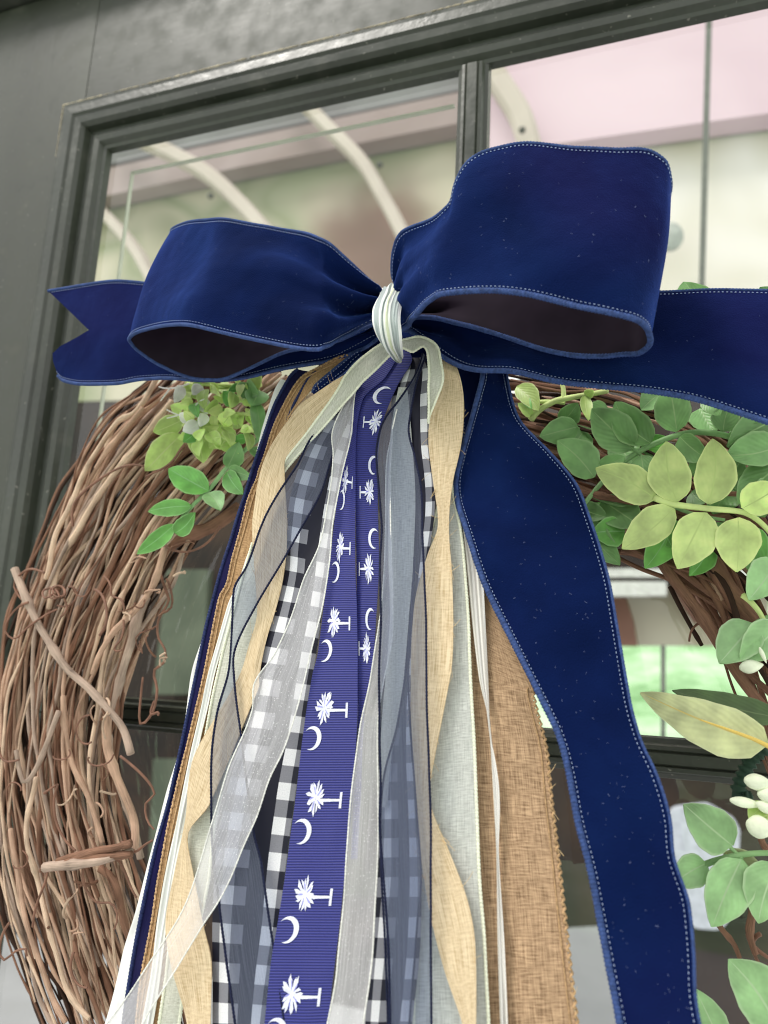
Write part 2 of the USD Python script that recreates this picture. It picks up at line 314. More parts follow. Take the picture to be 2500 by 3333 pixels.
MSHEEREDGE = plain('white_sheer_edge', (.72, .72, .68), .5, .4, .2, 600)
MSIDE = plain('dark_blue_thread', (.018, .028, .10), .6, .2, .35, 600, .4, 1500)
MG1 = gingham('gingham_black', .0082)
MTIE = striped('tie_stripes', [(.84, .86, .84), (.36, .42, .42), (.40, .46, .46), (.38, .43, .43), (.84, .87, .84), (.22, .27, .26), (.80, .82, .76), (.66, .72, .5), (.84, .86, .83), (.30, .35, .34), (.42, .48, .47), (.40, .46, .45), (.86, .87, .85)], .7)
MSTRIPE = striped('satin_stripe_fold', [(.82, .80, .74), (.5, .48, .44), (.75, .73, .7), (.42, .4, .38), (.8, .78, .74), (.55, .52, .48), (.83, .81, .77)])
MCORD = striped('white_cord_stripe', [(.85, .86, .82), (.55, .56, .54), (.6, .62, .6), (.86, .87, .85), (.5, .5, .48), (.84, .85, .8)])
def paint(name, c, rough, stretch, bump):
    c = np.array(c)
    return mat(name, {'g': ('geometry', {}), 'm': ('mapping', {'scale': stretch}), 'n': ('noise_texture', {'scale': 7.0, 'detail': 4.0}), 'r': ('rgb_ramp', {'ramp': [(.3, tuple(c * .75)), (.7, tuple(c * 1.25))]}),
        'd': ('noise_texture', {'scale': 260.0, 'detail': 2.0}), 'dr': ('map_range', {'from_min': .70, 'from_max': .76, 'to_min': 0.0, 'to_max': .55, 'clamp': True}), 'sc': ('noise_texture', {'scale': 40.0, 'detail': 5.0}), 'sr': ('map_range', {'from_min': .60, 'from_max': .8, 'to_min': 0.0, 'to_max': .22, 'clamp': True}),
        'x1': ('mix', {'color2': (.30, .29, .25)}), 'x2': ('mix', {'color2': (.17, .16, .135)}), 'n2': ('noise_texture', {'scale': 200.0, 'detail': 5.0}), 'b': ('bump', {'strength': bump, 'distance': .001}),
        'rr': ('map_range', {'from_min': .3, 'from_max': .7, 'to_min': rough * .75, 'to_max': rough * 1.4}), 'p': ('principled_bsdf', {'specular_ior_level': .5})},
        [('g.position', 'm.vector'), ('m.vector', 'n.vector'), ('n.fac', 'r.fac'), ('g.position', 'd.vector'), ('d.fac', 'dr.value'), ('g.position', 'sc.vector'), ('sc.fac', 'sr.value'), ('r.color', 'x2.color1'), ('sr.result', 'x2.fac'), ('x2.color', 'x1.color1'), ('dr.result', 'x1.fac'),
         ('x1.color', 'p.base_color'), ('m.vector', 'n2.vector'), ('n2.fac', 'b.height'), ('b.normal', 'p.normal'), ('sc.fac', 'rr.value'), ('rr.result', 'p.roughness')])
MPAINT = paint('door_paint', (.036, .041, .031), .32, (1, 1, 1), .25)
MPAINTV = paint('door_paint_stile', (.038, .042, .031), .42, (1, 1, .05), .16)
MPAINTH = paint('door_paint_rail', (.036, .040, .030), .42, (.25, 1, 1), .06)
MWORN = plain('worn_paint_edge', (.42, .36, .27), .7, .2, .5, 60)
MPUTTY = plain('glazing_shadow', (.02, .018, .017), .6, .3, .3, 60)
MREFLINE = plain('spacer_bar', (.46, .47, .37), .4, .5, .1, 60)  # pale colour for a sash bar reflected in the glass
MGLASS = mat('window_glass', {'f': ('fresnel', {'IOR': 1.5}), 't': ('transparent_bsdf', {'color': (.96, .98, .96)}), 'g': ('glossy_bsdf', {'color': (1, 1, 1), 'roughness': .01}), 'm': ('mix_closure', {}), 'ge': ('geometry', {}), 'iv': m_('subtract', 1.0), 'k': m_('multiply')},
    [('ge.backfacing', 'iv.value2'), ('f.fac', 'k.value1'), ('iv.value', 'k.value2'), ('k.value', 'm.fac'), ('t.BSDF', 'm.closure1'), ('g.BSDF', 'm.closure2')], surface='m.closure')
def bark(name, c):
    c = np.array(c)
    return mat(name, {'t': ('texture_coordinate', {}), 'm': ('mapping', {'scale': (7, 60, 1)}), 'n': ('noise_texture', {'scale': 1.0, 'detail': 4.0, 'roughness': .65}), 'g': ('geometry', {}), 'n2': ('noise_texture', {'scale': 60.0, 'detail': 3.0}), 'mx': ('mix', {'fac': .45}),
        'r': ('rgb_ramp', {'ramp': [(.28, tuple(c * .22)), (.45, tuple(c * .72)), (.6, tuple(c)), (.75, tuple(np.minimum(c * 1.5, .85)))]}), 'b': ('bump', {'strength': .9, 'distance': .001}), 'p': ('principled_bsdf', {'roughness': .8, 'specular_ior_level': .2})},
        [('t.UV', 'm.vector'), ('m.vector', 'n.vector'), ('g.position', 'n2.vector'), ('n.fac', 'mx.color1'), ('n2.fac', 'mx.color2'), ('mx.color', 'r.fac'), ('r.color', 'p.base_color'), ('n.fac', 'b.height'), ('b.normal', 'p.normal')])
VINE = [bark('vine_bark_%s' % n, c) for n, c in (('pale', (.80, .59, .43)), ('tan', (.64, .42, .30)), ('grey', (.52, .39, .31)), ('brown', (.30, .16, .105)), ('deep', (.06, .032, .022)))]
MTEND = plain('tendril_red', (.20, .10, .066), .6, .3, .3, 120)
MSTEM = plain('stem_green', (.24, .42, .18), .55, .3, .2, 90)
MSTEML = plain('stem_lime', (.60, .72, .28), .55, .3, .2, 90)
LG = leafmat('leaf_green', (.215, .42, .15), (.32, .50, .22), (.34, .52, .25), .12)
LM = leafmat('leaf_bright', (.19, .50, .11), (.3, .6, .24), (.4, .68, .3), .15)
LS = leafmat('leaf_sage', (.34, .58, .26), (.46, .64, .36), (.50, .66, .40), .12)
LL = leafmat('leaf_lime', (.72, .88, .33), (.56, .70, .25), (.84, .92, .42), .2)
LP = leafmat('leaf_pale_lime', (.62, .82, .27), (.68, .78, .36), (.82, .88, .5), .2)
LC = leafmat('leaf_olive_cream', (.62, .66, .36), (.72, .6, .2), (.7, .74, .45), .15)
LD = leafmat('leaf_dark', (.07, .13, .035), (.12, .18, .07), (.1, .16, .06), .12)
MBUD = plain('bud_white', (.80, .86, .66), .6, .25, .14, 110, .3, 700)
MPETAL = leafmat('petal_white', (.95, .96, .93), (.9, .94, .85), (.97, .97, .95), .45)

# ---------------------------------------------------------------- setting
def quad(x0, x1, y0, y1, z): return np.array([[x0, y0, z], [x1, y0, z], [x1, y1, z], [x0, y1, z]], float), np.array([[0, 1, 2, 3]])
MLAWN = mat('lawn_green', {'g': ('geometry', {}), 'n': ('noise_texture', {'scale': .55, 'detail': 6.0, 'roughness': .7}), 'r': ('rgb_ramp', {'ramp': [(.30, (.12, .26, .10)), (.45, (.30, .50, .26)), (.55, (.46, .64, .42)), (.70, (.72, .80, .66))]}), 'p': ('principled_bsdf', {'roughness': .9, 'specular_ior_level': .1})}, [('g.position', 'n.vector'), ('n.fac', 'r.fac'), ('r.color', 'p.base_color')])
MFLOOR = plain('porch_boards', (.42, .42, .44), .6, .3, .1, 3)
obj('lawn', (np.array([[-40, -40, 0], [40, -40, 0], [40, 8.5, 0], [-40, 8.5, 0], [40, 45, 9.0], [-40, 45, 9.0]], float), np.array([[0, 1, 2, 3], [3, 2, 4, 5]])), MLAWN, smooth=False, label='bright green lawn seen through the lower glass', kind='structure')
obj('porch_floor', box((-5, -4, .004), (5, 8, .12)), MFLOOR, smooth=False, label='pale grey floor boards', kind='structure')

# ---------------------------------------------------------------- door
YG = 0.011
corner = at(px('A', (290, 468))[0], 0.0)             # outer corner of the raised moulding
X0, Z0 = corner[0], corner[2]
door = thing('front_door', 'dark olive grey painted door with divided glass panes', 'door', (X0 - .05, 0, .15))
PROF = np.array([(0, 0), (.0005, -.005), (.002, -.0068), (.004, -.0066), (.010, -.0072), (.0115, -.0050), (.0130, -.0050), (.0145, -.0078), (.0185, -.0070), (.0205, -.0030), (.0215, .0040),
                 (.0265, .0050), (.0275, -.0005), (.0290, -.0022), (.0325, -.0010), (.0345, .0035), (.0365, .0045), (.0375, YG)]) * np.array([1.5, 1.0])
XR, ZB = X0 + 1.1, Z0 - 1.3
def profile_run(vert):
    V = []
    for end in (0, 1):
        for s, y in PROF:
            if vert: V.append((X0 + s, y, Z0 - s if end == 0 else ZB))
            else: V.append((X0 + s if end == 0 else XR, y, Z0 - s))
    n = len(PROF); V = np.array(V)
    Vd, F, k = [], [], 0
    for i in range(n - 1):
        Vd += [V[i], V[i + 1], V[n + i + 1], V[n + i]]; F.append((k, k + 1, k + 2, k + 3)); k += 4
    return np.array(Vd), np.array(F)
v, f = profile_run(True); obj('side_moulding', (v, f), MPAINT, door, smooth=35)
v, f = profile_run(False); obj('top_moulding', (v, f), MPAINT, door, smooth=35)
edge_n = RNG.normal(0, .00022, 240)
def worn(vert):
    t = np.linspace(0, 1, 240); P = np.zeros((240, 3)); P[:, 1] = -.0055 + edge_n * .5
    if vert: P[:, 0] = X0 + .0006; P[:, 2] = Z0 - t * .06
    else: P[:, 0] = X0 + t * .75; P[:, 2] = Z0 - .0006
    return tube(P, np.abs(.0007 + edge_n * 2.2) * (1 - .6 * (vert * t)), 5)
obj('worn_paint_line', worn(False), MWORN, door); obj('worn_paint_line', worn(True), MWORN, door)
topz = at(px('A', (100, 25))[0], 0.0)[2]
jx = at(px('A', (392, 260))[0], 0.0)[0]              # joint between stile and rail

def slab_xz(pts, y0, y1):
    m = trimesh.creation.extrude_polygon(Polygon(pts), y1 - y0, engine='earcut'); v = np.array(m.vertices)
    return np.stack([v[:, 0], y0 + v[:, 2], v[:, 1]], -1), np.array(m.faces)
obj('stile', slab_xz([(X0 - .20, ZB), (X0 + .002, ZB), (X0 + .002, Z0), (jx, Z0), (jx, topz), (X0 - .20, topz)], 0, .04), MPAINTV, door, smooth=False)
obj('top_rail', box((jx + .0005, .0004, Z0 - .002), (XR, .04, topz)), MPAINTH, door, smooth=False)
def bar_profile(w):
    h = [(0, YG), (.0008, .0042), (.0035, .0030), (.0050, -.0008), (.0075, -.0012), (.0085, .0002), (.0095, -.0016)]
    return np.array(h + [(w - a, b) for a, b in h[::-1]])
def bar(vert, a0, w, lo, hi, dy=0.0):
    V, F, k = [], [], 0; pr = bar_profile(w)
    for i in range(len(pr) - 1):
        q = [(pr[i], lo), (pr[i + 1], lo), (pr[i + 1], hi), (pr[i], hi)]
        for (s, y), e in q: V.append((a0 + s, y + dy, e) if vert else (e, y + dy, a0 - s))
        F.append((k, k + 1, k + 2, k + 3)); k += 4
    return np.array(V), np.array(F)
mx0, mx1 = at(px('B', (308, 450))[0], 0)[0], at(px('B', (447, 450))[0], 0)[0]
hz0, hz1 = at((1140, 2325), 0)[2], at((1140, 2445), 0)[2]
ZG, XG = Z0 - .0562, X0 + .0562
obj('mullion', bar(True, mx0, mx1 - mx0, ZG, ZB), MPAINT, door, smooth=35)
m2 = mx1 + (mx0 - XG)
obj('mullion', bar(True, m2, mx1 - mx0, ZG, ZB), MPAINT, door, smooth=35)
obj('muntin', bar(False, hz0, hz0 - hz1, XG, XR, .0012), MPAINT, door, smooth=35)
for (xa, xb) in ((XG - .002, mx0 + .002), (mx1 - .002, m2 + .002)):
    for (za, zb) in ((hz0 - .002, ZG + .002), (ZB, hz1 + .002)):
        g = obj('pane', box((xa, YG + .001, za), (xb, YG + .005, zb)), MGLASS, door, smooth=False)
        if not (xa < XG and zb > ZG): continue
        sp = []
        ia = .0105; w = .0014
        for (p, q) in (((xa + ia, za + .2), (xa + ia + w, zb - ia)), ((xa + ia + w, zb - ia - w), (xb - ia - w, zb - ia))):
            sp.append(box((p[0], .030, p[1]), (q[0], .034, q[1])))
        obj('spacer_bar', join(sp), MREFLINE, g, smooth=False)  # thin strips modelled in place of that reflected line
frame = thing('door_frame', 'dark frame above the door in the top left corner', 'door frame', (X0, -.02, topz))
obj('head', box((X0 - .3, -.03, topz + .004), (XR, .05, topz + .14)), MPAINTH, frame, smooth=False)

# ---------------------------------------------------------------- what shows in the glass, modelled as objects behind it
def blotch(name, cols, scale=1.4, rough=.8, **kw):
    return mat(name, {'g': ('geometry', {}), 'n': ('noise_texture', {'scale': scale, 'detail': 2.0, 'distortion': .6}), 'r': ('rgb_ramp', {'ramp': [(.25 + .5 * i / (len(cols) - 1), c) for i, c in enumerate(cols)]}),
        'p': ('principled_bsdf', dict(roughness=rough, **kw))}, [('g.position', 'n.vector'), ('n.fac', 'r.fac'), ('r.color', 'p.base_color')])
BC = at(px('D', (800, 520))[0], 2.6)  # centre of a brown patch painting a blurred reflection into the wall
MPLASTER = mat('plaster_with_reflection', {'g': ('geometry', {}), 'n': ('noise_texture', {'scale': 2.0, 'detail': .6, 'distortion': .2}), 'r': ('rgb_ramp', {'ramp': [(.28, (.22, .23, .13)), (.42, (.46, .42, .32)), (.52, (.30, .32, .20)), (.66, (.58, .52, .42))]}),
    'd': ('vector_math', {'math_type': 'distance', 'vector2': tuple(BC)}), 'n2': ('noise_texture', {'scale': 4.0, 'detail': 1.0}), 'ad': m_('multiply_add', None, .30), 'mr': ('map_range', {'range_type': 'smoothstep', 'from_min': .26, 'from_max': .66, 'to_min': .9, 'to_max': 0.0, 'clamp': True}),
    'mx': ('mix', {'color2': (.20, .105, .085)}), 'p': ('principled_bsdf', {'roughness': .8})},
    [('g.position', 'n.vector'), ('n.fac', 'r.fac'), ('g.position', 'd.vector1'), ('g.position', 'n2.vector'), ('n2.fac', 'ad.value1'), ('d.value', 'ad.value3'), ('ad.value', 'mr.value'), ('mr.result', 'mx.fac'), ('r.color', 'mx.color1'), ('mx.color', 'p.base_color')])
MPINK = blotch('pale_pink_wall', [(.86, .80, .80), (.88, .82, .83), (.60, .55, .46), (.80, .72, .72)], 1.1)  # blotches put the pane's soft reflections into the wall colour
MBEAM = blotch('mauve_beam', [(.26, .19, .18), (.42, .33, .34)], 1.5)
MBEAM2 = blotch('pink_soffit', [(.60, .43, .52), (.72, .55, .64)], 1.5)
MARC = blotch('arch_trim_paint', [(.50, .42, .38), (.62, .54, .49)], 3)
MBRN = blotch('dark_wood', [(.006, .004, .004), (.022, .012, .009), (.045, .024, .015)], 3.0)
MGREYB = blotch('grey_beam', [(.17, .16, .17), (.26, .26, .27)], 2)
MRED = blotch('red_brown_wood', [(.16, .07, .05), (.24, .13, .10)], 3)
MDOT = plain('dark_studs', (.04, .045, .03), .5)
MGREYP = plain('grey_post', (.12, .13, .11), .6)
MBLIND = plain('blind_white', (.62, .62, .60), .6)
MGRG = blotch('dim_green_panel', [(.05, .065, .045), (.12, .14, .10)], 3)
YW = 2.6
def slab(name, c, pts, y, depth, m, label, cat=None, kind=None, group=None):
    return obj(name, poly_slab(px(c, *pts), y, depth, .045 if name == 'pale_chair' else 0.0), m, smooth=False, label=label, cat=cat, kind=kind, group=group)
slab('hall_wall', 'D', [(-500, -900), (1012, -900), (1012, 850), (-500, 880)], YW, .08, MPLASTER, 'mottled beige green wall with a painted brown reflection, behind the upper left pane', kind='structure')
slab('hall_wall', 'D', [(1016, -900), (2300, -900), (2300, 740), (1016, 760)], YW - .02, .08, MPINK, 'pale pinkish white wall behind the upper right pane', kind='structure')
slab('ceiling_beam', 'D', [(-100, 440), (430, 318), (1010, 195), (1010, 262), (520, 360), (-100, 494)], YW - .12, .1, MBEAM, 'mauve beam crossing behind the upper left pane', 'beam')
slab('ceiling_beam', 'D', [(1016, 30), (1800, -120), (1800, 225), (1534, 262), (1100, 325), (1016, 330)], YW - .14, .1, MBEAM2, 'broad pink beam across the top of the right pane', 'beam')
def arc(c, pts, w, y, label, grp=None):
    t = thing('curved_trim', label, 'trim', at(px(c, pts[0])[0], y))
    P = curve(lay(px(c, *pts), y), 40); T = np.gradient(P, axis=0); T /= np.linalg.norm(T, axis=1, keepdims=True)
    S = np.cross(T, [0, 1, 0]); wm = w * CROPS[c][2] / FPX * ((P[:, 1] - CAM[1]))[:, None] * 1.1
    secs = [(-.5, 0), (-.3, -.02), (.3, -.02), (.5, 0), (.5, .05), (-.5, .05)]
    V = np.stack([P + S * wm * a + np.array([0, b, 0]) for a, b in secs], 1).reshape(-1, 3); k = len(secs)
    i = np.arange(39)[:, None] * k; j = np.arange(k)[None]
    F = np.stack([i + j, i + (j + 1) % k, i + k + (j + 1) % k, i + k + j], -1).reshape(-1, 4)
    obj('strip', (V, F), MARC, t, smooth=40)
    return t
slab('ceiling_beam', 'D', [(-100, 330), (1010, 80), (1010, 190), (430, 312), (-100, 430)], YW - .10, .1, MGREYB, 'dark grey beam along the top of the upper left pane', 'beam')  # mottled dark grey strip
a1 = arc('D', [(200, 250), (355, 322), (430, 362), (520, 440), (600, 540), (640, 640)], 40, YW - .3, 'first pale curved trim, reaching the left bow loop')
a2 = arc('D', [(560, 120), (690, 255), (770, 335), (830, 430), (880, 530), (900, 640)], 34, YW - .32, 'pale curved trim running down to the knot between the bow loops')
a3 = arc('D', [(1010, 60), (1070, 160), (1112, 225), (1140, 300), (1150, 400)], 52, YW - .3, 'pale curved trim beside the mullion in the upper right pane')
a4 = arc('D', [(150, 400), (250, 490), (300, 555), (345, 640), (420, 760)], 30, YW - .31, 'pale curved trim at the left edge of the upper left pane')
for t, c, p, r in ((a1, 'D', (455, 423), 8), (a2, 'D', (820, 356), 8), (a3, 'D', (1128, 281), 8)):
    q = at(px(c, p)[0], YW - .36); s = trimesh.creation.icosphere(2, r * 1.507 / FPX * (YW + .4)); s.apply_translation(q); obj('stud', s, MDOT, t)
for p in ((1585, 212), (1568, 235)):
    q = at(px('D', p)[0], YW - .1); s = trimesh.creation.icosphere(2, .016); s.apply_translation(q)
    obj('wall_stud', s, MDOT, label='dark stud high on the pale wall, at the right edge' if p[0] == 1585 else 'faint dark stud just below the highest one at the right edge', cat='stud')
q = at(px('D', (1448, 512))[0], YW - .15); s = trimesh.creation.icosphere(3, .050); s.apply_scale([1, .6, 1.25]); s.apply_translation(q)
obj('wall_lamp', s, plain('lamp_grey', (.38, .40, .38), .5), label='small grey round lamp behind the right bow loop', cat='lamp')
slab('window_post', 'D', [(1529, -100), (1542, -100), (1519, 760), (1506, 760)], 1.5, .03, MGREYP, 'thin dark upright post behind the right pane', 'post')
# lower part
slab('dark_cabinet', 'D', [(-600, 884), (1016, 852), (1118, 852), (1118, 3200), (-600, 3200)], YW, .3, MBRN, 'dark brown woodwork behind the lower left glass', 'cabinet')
slab('shutter', 'D', [(360, 1230), (450, 1230), (435, 1500), (330, 1500)], YW - .1, .04, MGRG, 'dim grey green strip behind the glass beside the wreath', 'shutter')
slab('shutter', 'D', [(330, 1640), (410, 1640), (380, 1900), (320, 1900)], YW - .1, .04, MGRG, 'dim green strip under the left muntin, behind the wreath', 'shutter')
slab('window_blind', 'D', [(1120, 1228), (1700, 1228), (1700, 1246), (1120, 1246)], YW - .1, .05, MBLIND, 'upper white slat of the blind behind the wreath', 'blind')
slab('window_blind', 'D', [(1120, 1256), (1440, 1256), (1440, 1286), (1120, 1290)], YW - .1, .05, MBLIND, 'lower white slat of the blind behind the wreath', 'blind')
slab('dark_header', 'D', [(1120, 750), (2300, 730), (2300, 1262), (1120, 1262)], YW - .02, .05, MBRN, 'dark backing board added behind the white blind and the right vines', 'panel')  # board added so the gaps between the right vines stay dark
slab('cream_wall', 'D', [(1345, 1262), (1660, 1262), (1660, 1394), (1360, 1394)], YW + .1, .05, blotch('cream_paint', [(.50, .44, .33), (.60, .56, .46)], 3), 'cream wall seen between the wreath twigs', kind='structure')
slab('curtain', 'D', [(1290, 1290), (1352, 1290), (1368, 1340), (1376, 1395), (1290, 1395)], YW, .05, MRED, 'red brown curtain edge beside the velvet tail, behind the glass', 'curtain')
slab('curtain', 'D', [(1450, 1262), (1530, 1262), (1540, 1330), (1500, 1345), (1470, 1300)], YW, .05, MRED, 'red brown curtain scrap behind the wreath twigs', 'curtain')
slab('window_post', 'D', [(1427, 1394), (1438, 1394), (1438, 1600), (1427, 1600)], YW, .03, MGREYP, 'thin grey upright in front of the bright lawn', 'post')
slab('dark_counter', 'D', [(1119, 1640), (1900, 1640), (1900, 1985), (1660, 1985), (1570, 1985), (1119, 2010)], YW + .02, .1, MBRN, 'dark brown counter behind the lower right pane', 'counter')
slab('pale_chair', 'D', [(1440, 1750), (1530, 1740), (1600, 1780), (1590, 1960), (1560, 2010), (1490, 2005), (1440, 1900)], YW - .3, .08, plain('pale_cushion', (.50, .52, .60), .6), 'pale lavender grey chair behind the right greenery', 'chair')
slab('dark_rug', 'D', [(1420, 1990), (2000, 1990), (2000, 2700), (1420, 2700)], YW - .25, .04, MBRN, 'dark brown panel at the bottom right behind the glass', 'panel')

# ---------------------------------------------------------------- velvet bow
bow = thing('velvet_bow', 'large navy velvet bow with stitched edges on the wreath', 'bow', KNOT)
def velvet_piece(name, B, label=None, lint=60, edges=(0, -1), seed=0, lining=True, er=(.0012, .0012)):
    p = obj(name, B.sheet(), MV, bow, uv=B.uv, label=label)
    if lining: obj('lining', B.sheet(-.0007), MLIN, p, uv=B.uv)
    st = []
    for j in edges:
        E, r = B.edge(j, 0.0, 0.0)
        n = len(E); k = np.arange(n)
        rad = er[j] * (1 + .13 * np.sin(k * 2 * np.pi / 3.2) + .10 * (noise(np.stack([k * .11, k * 0, k * 0 + seed], -1), 3) - .5))
        E = E + np.cumsum(RNG.normal(0, .00001, E.shape), axis=0) * .3
        obj('edge_binding', tube(E, rad, 7), MBIND, p)
        S, r = B.edge(j, .0022, .0003)
        N = B.point(np.zeros(len(r)) if j == 0 else np.ones(len(r)), r) * 0
        i = np.clip(np.round(r).astype(int), 0, B.nv - 1); N = B.N[i, 0 if j == 0 else -1]
        st.append(dashes(S, N, .0009, .00034, .0003, 4))
    obj('stitching', join(st), MSTITCH, p, smooth=False, kind='stuff')
    if lint:
        rg = np.random.default_rng(seed + 50); ms = []
        for _ in range(int(lint * .7)):
            u0, r0 = rg.uniform(.06, .94), rg.uniform(.02, .98) * (B.nv - 1); a = rg.uniform(0, 6.28); L = rg.uniform(.0003, .0017) ** 1.0; kx = rg.normal(0, 2.5)
            t = np.linspace(0, 1, 5); aa = a + kx * t
            i = int(min(r0, B.nv - 1)); dl = max(B.len[-1] / (B.nv - 1), 1e-5); w = max(B.width[i], .004)
            P = B.point(u0 + np.cumsum(np.cos(aa)) * L / 5 / w, r0 + np.cumsum(np.sin(aa)) * L / 5 / dl, .00035)
            ms.append(tube(P, rg.uniform(.00003, .000065), 3, caps=False))
        obj('lint', join(ms), MLINT, p, smooth=False, kind='stuff')
    return p
def gathers(amp, n=5, end=.16, both=True, ph=0.0, folds=0.0):
    """pinched pleats towards the knot and a few soft long dents further out"""
    def f(u, v):
        e = np.minimum(v, 1 - v) if both else v
        k = np.exp(-(e / end) ** 2) + .22 * np.exp(-(e / (end * 2.4)) ** 2)
        w = np.sin(u * n * 6.28 + ph + 1.6 * np.sin(v * 7))
        d = amp * k * (np.sign(w) * np.abs(w) ** .6)
        d = d + folds * (np.sin((u * 1.1 + e * 3.3) * 6.28 + ph) * np.exp(-((e - .22) / .16) ** 2) + .7 * np.sin((u * .8 - e * 4.1) * 6.28 + 2 * ph) * np.exp(-((e - .36) / .12) ** 2))
        return d * np.clip(e * 30, .2, 1)
    return f
# left loop
U = px('A', (1650, 1262), (1600, 1238), (1530, 1180), (1450, 1100), (1390, 1042), (1310, 1002), (1180, 977), (1040, 957), (910, 947), (820, 958), (745, 985)) + px('A', (748, 1030), (800, 1060), (950, 1060), (1150, 1090), (1350, 1150), (1520, 1230), (1650, 1290))
Lo = px('A', (1640, 1372), (1580, 1402), (1500, 1450), (1440, 1486), (1380, 1497), (1250, 1486), (1130, 1463), (1000, 1441), (860, 1416), (740, 1409), (640, 1421), (548, 1458)) + px('A', (560, 1485), (600, 1522), (680, 1572), (800, 1622), (900, 1637), (990, 1631), (1080, 1592), (1160, 1552), (1240, 1522), (1320, 1512), (1450, 1490), (1640, 1400))
def ramp_y(n_front, n_back, y0, ym, yf, yb, y1):
    a = np.interp(np.linspace(0, 1, n_front), [0, .35, .75, 1], [y0, ym, ym, yf]); b = np.interp(np.linspace(0, 1, n_back + 1)[1:], [0, .3, .7, 1], [yf, yb, yb, y1])
    return list(a) + list(b)
B1 = Band(lay(U, ramp_y(11, 7, -.150, -.188, -.170, -.148, -.142)), lay(Lo, ramp_y(12, 12, -.152, -.196, -.172, -.146, -.142)), nv=180, nu=31, bL=[10], bR=[11], bulge=.0025, ripple=.0028, rs=(2.5, 42), seed=1, gather=gathers(.0050, 2.6, .12, folds=.0018))
velvet_piece('loop', B1, 'left bow loop, lower and smaller', 260, seed=1, er=(.0008, .0011))
U = px('D', (868, 648), (861, 600), (862, 545), (878, 500), (925, 472), (966, 442), (986, 396), (1010, 357), (1062, 325), (1150, 309), (1250, 313), (1330, 320), (1400, 323), (1438, 343), (1453, 382)) + px('D', (1445, 420), (1380, 420), (1250, 420), (1100, 440), (1000, 520), (930, 600), (880, 660))
Lo = px('B', (72, 1425), (85, 1395), (115, 1365), (180, 1292), (260, 1263), (500, 1266), (700, 1286), (900, 1331), (1050, 1367), (1128, 1402), (1150, 1438)) + px('B', (1148, 1475), (1120, 1508), (1060, 1529), (950, 1540), (800, 1530), (600, 1481), (400, 1420), (260, 1385), (150, 1378), (95, 1425))
B2 = Band(lay(U, ramp_y(15, 7, -.150, -.195, -.178, -.150, -.142)), lay(Lo, ramp_y(11, 10, -.156, -.204, -.182, -.150, -.142)), nv=180, nu=31, bL=[14], bR=[10], bulge=.0022, ripple=.0028, rs=(2.5, 40), seed=2, gather=gathers(.0030, 2.6, .08, ph=1.0, folds=.0018))
velvet_piece('loop', B2, 'right bow loop, higher and larger', 300, seed=2, er=(.0008, .0014))
# tails
U = px('A', (1640, 1300), (1400, 1290), (1150, 1265), (900, 1235), (640, 1220), (510, 1217), (370, 1231), (208, 1258))
Lo = px('A', (1645, 1455), (1560, 1500), (1400, 1552), (1250, 1592), (1000, 1636), (860, 1645), (700, 1630), (600, 1632), (500, 1652), (380, 1656), (270, 1640), (232, 1590))
B3 = Band(lay(U, [-.134, -.130, -.128, -.128, -.130, -.132, -.134, -.136]), lay(Lo, [-.138, -.138, -.136, -.136, -.136, -.136, -.138, -.140, -.142, -.142, -.140, -.138]), nv=120, nu=31, bulge=.002, ripple=.002, rs=(2, 30), seed=3,
          gather=gathers(.002, 2.5, .15, False), endcut=lambda u: 1 - np.interp(u, [0, .12, .25, .4, .5, .56, .66, .8, .92, 1], [0, .03, .07, .12, .155, .12, .055, .008, .0, .03]))
velvet_piece('tail', B3, 'left tail with a notched end', 50, seed=3, er=(.0011, .0012))
U = px('D', (866, 668), (930, 660), (1030, 640), (1150, 628), (1280, 628), (1415, 632), (1540, 630), (1740, 638))
Lo = px('D', (872, 712), (925, 745), (985, 776), (1060, 801), (1150, 816), (1300, 836), (1480, 861), (1600, 896), (1740, 940))
B4 = Band(lay(U, -.128), lay(Lo, [-.136, -.142, -.146, -.146, -.144, -.142, -.142, -.144, -.148]), nv=140, nu=25, bulge=.003, ripple=.003, rs=(2, 28), seed=4, gather=gathers(.003, 2.3, .18, False, folds=.002))
velvet_piece('tail', B4, 'wide right tail stretched out beyond the frame', 90, seed=4, er=(.0007, .0015))
ty = lambda y: np.interp(y, [1150, 1500, 2000, 3333], [-.126, -.142, -.156, -.176])
Lo = px('D', (1040, 780), (1040, 830), (1020, 900), (997, 980), (984, 1050), (1010, 1150), (1060, 1290), (1130, 1430), (1195, 1560), (1225, 1650), (1250, 1780), (1280, 1900), (1310, 2060), (1345, 2240))
R_ = px('D', (1095, 790), (1100, 830), (1130, 915), (1190, 980), (1240, 1040), (1270, 1110), (1300, 1200), (1320, 1280), (1340, 1400), (1357, 1500), (1380, 1590), (1420, 1680), (1445, 1760), (1455, 1850), (1490, 1960), (1500, 2060), (1503, 2150), (1525, 2260))
B5 = Band(lay(Lo, lambda y: ty(y) - .004), lay(R_, ty), nv=160, nu=25, bulge=.002, ripple=.0055, rs=(1.5, 28), seed=5)
velvet_piece('tail', B5, 'long right tail hanging down over the burlap', 260, seed=5, er=(.0015, .0007))
B6 = Band(lay(px('D', (955, 740), (985, 840), (998, 930), (988, 1040), (975, 1120)), -.118), lay(px('D', (1090, 770), (1075, 850), (1060, 930), (1035, 1020), (1020, 1120)), -.122), nv=60, nu=13, bulge=.002, ripple=.001, seed=6)
velvet_piece('tail', B6, 'shaded turn of velvet beside the jute ribbon', 0, seed=6)
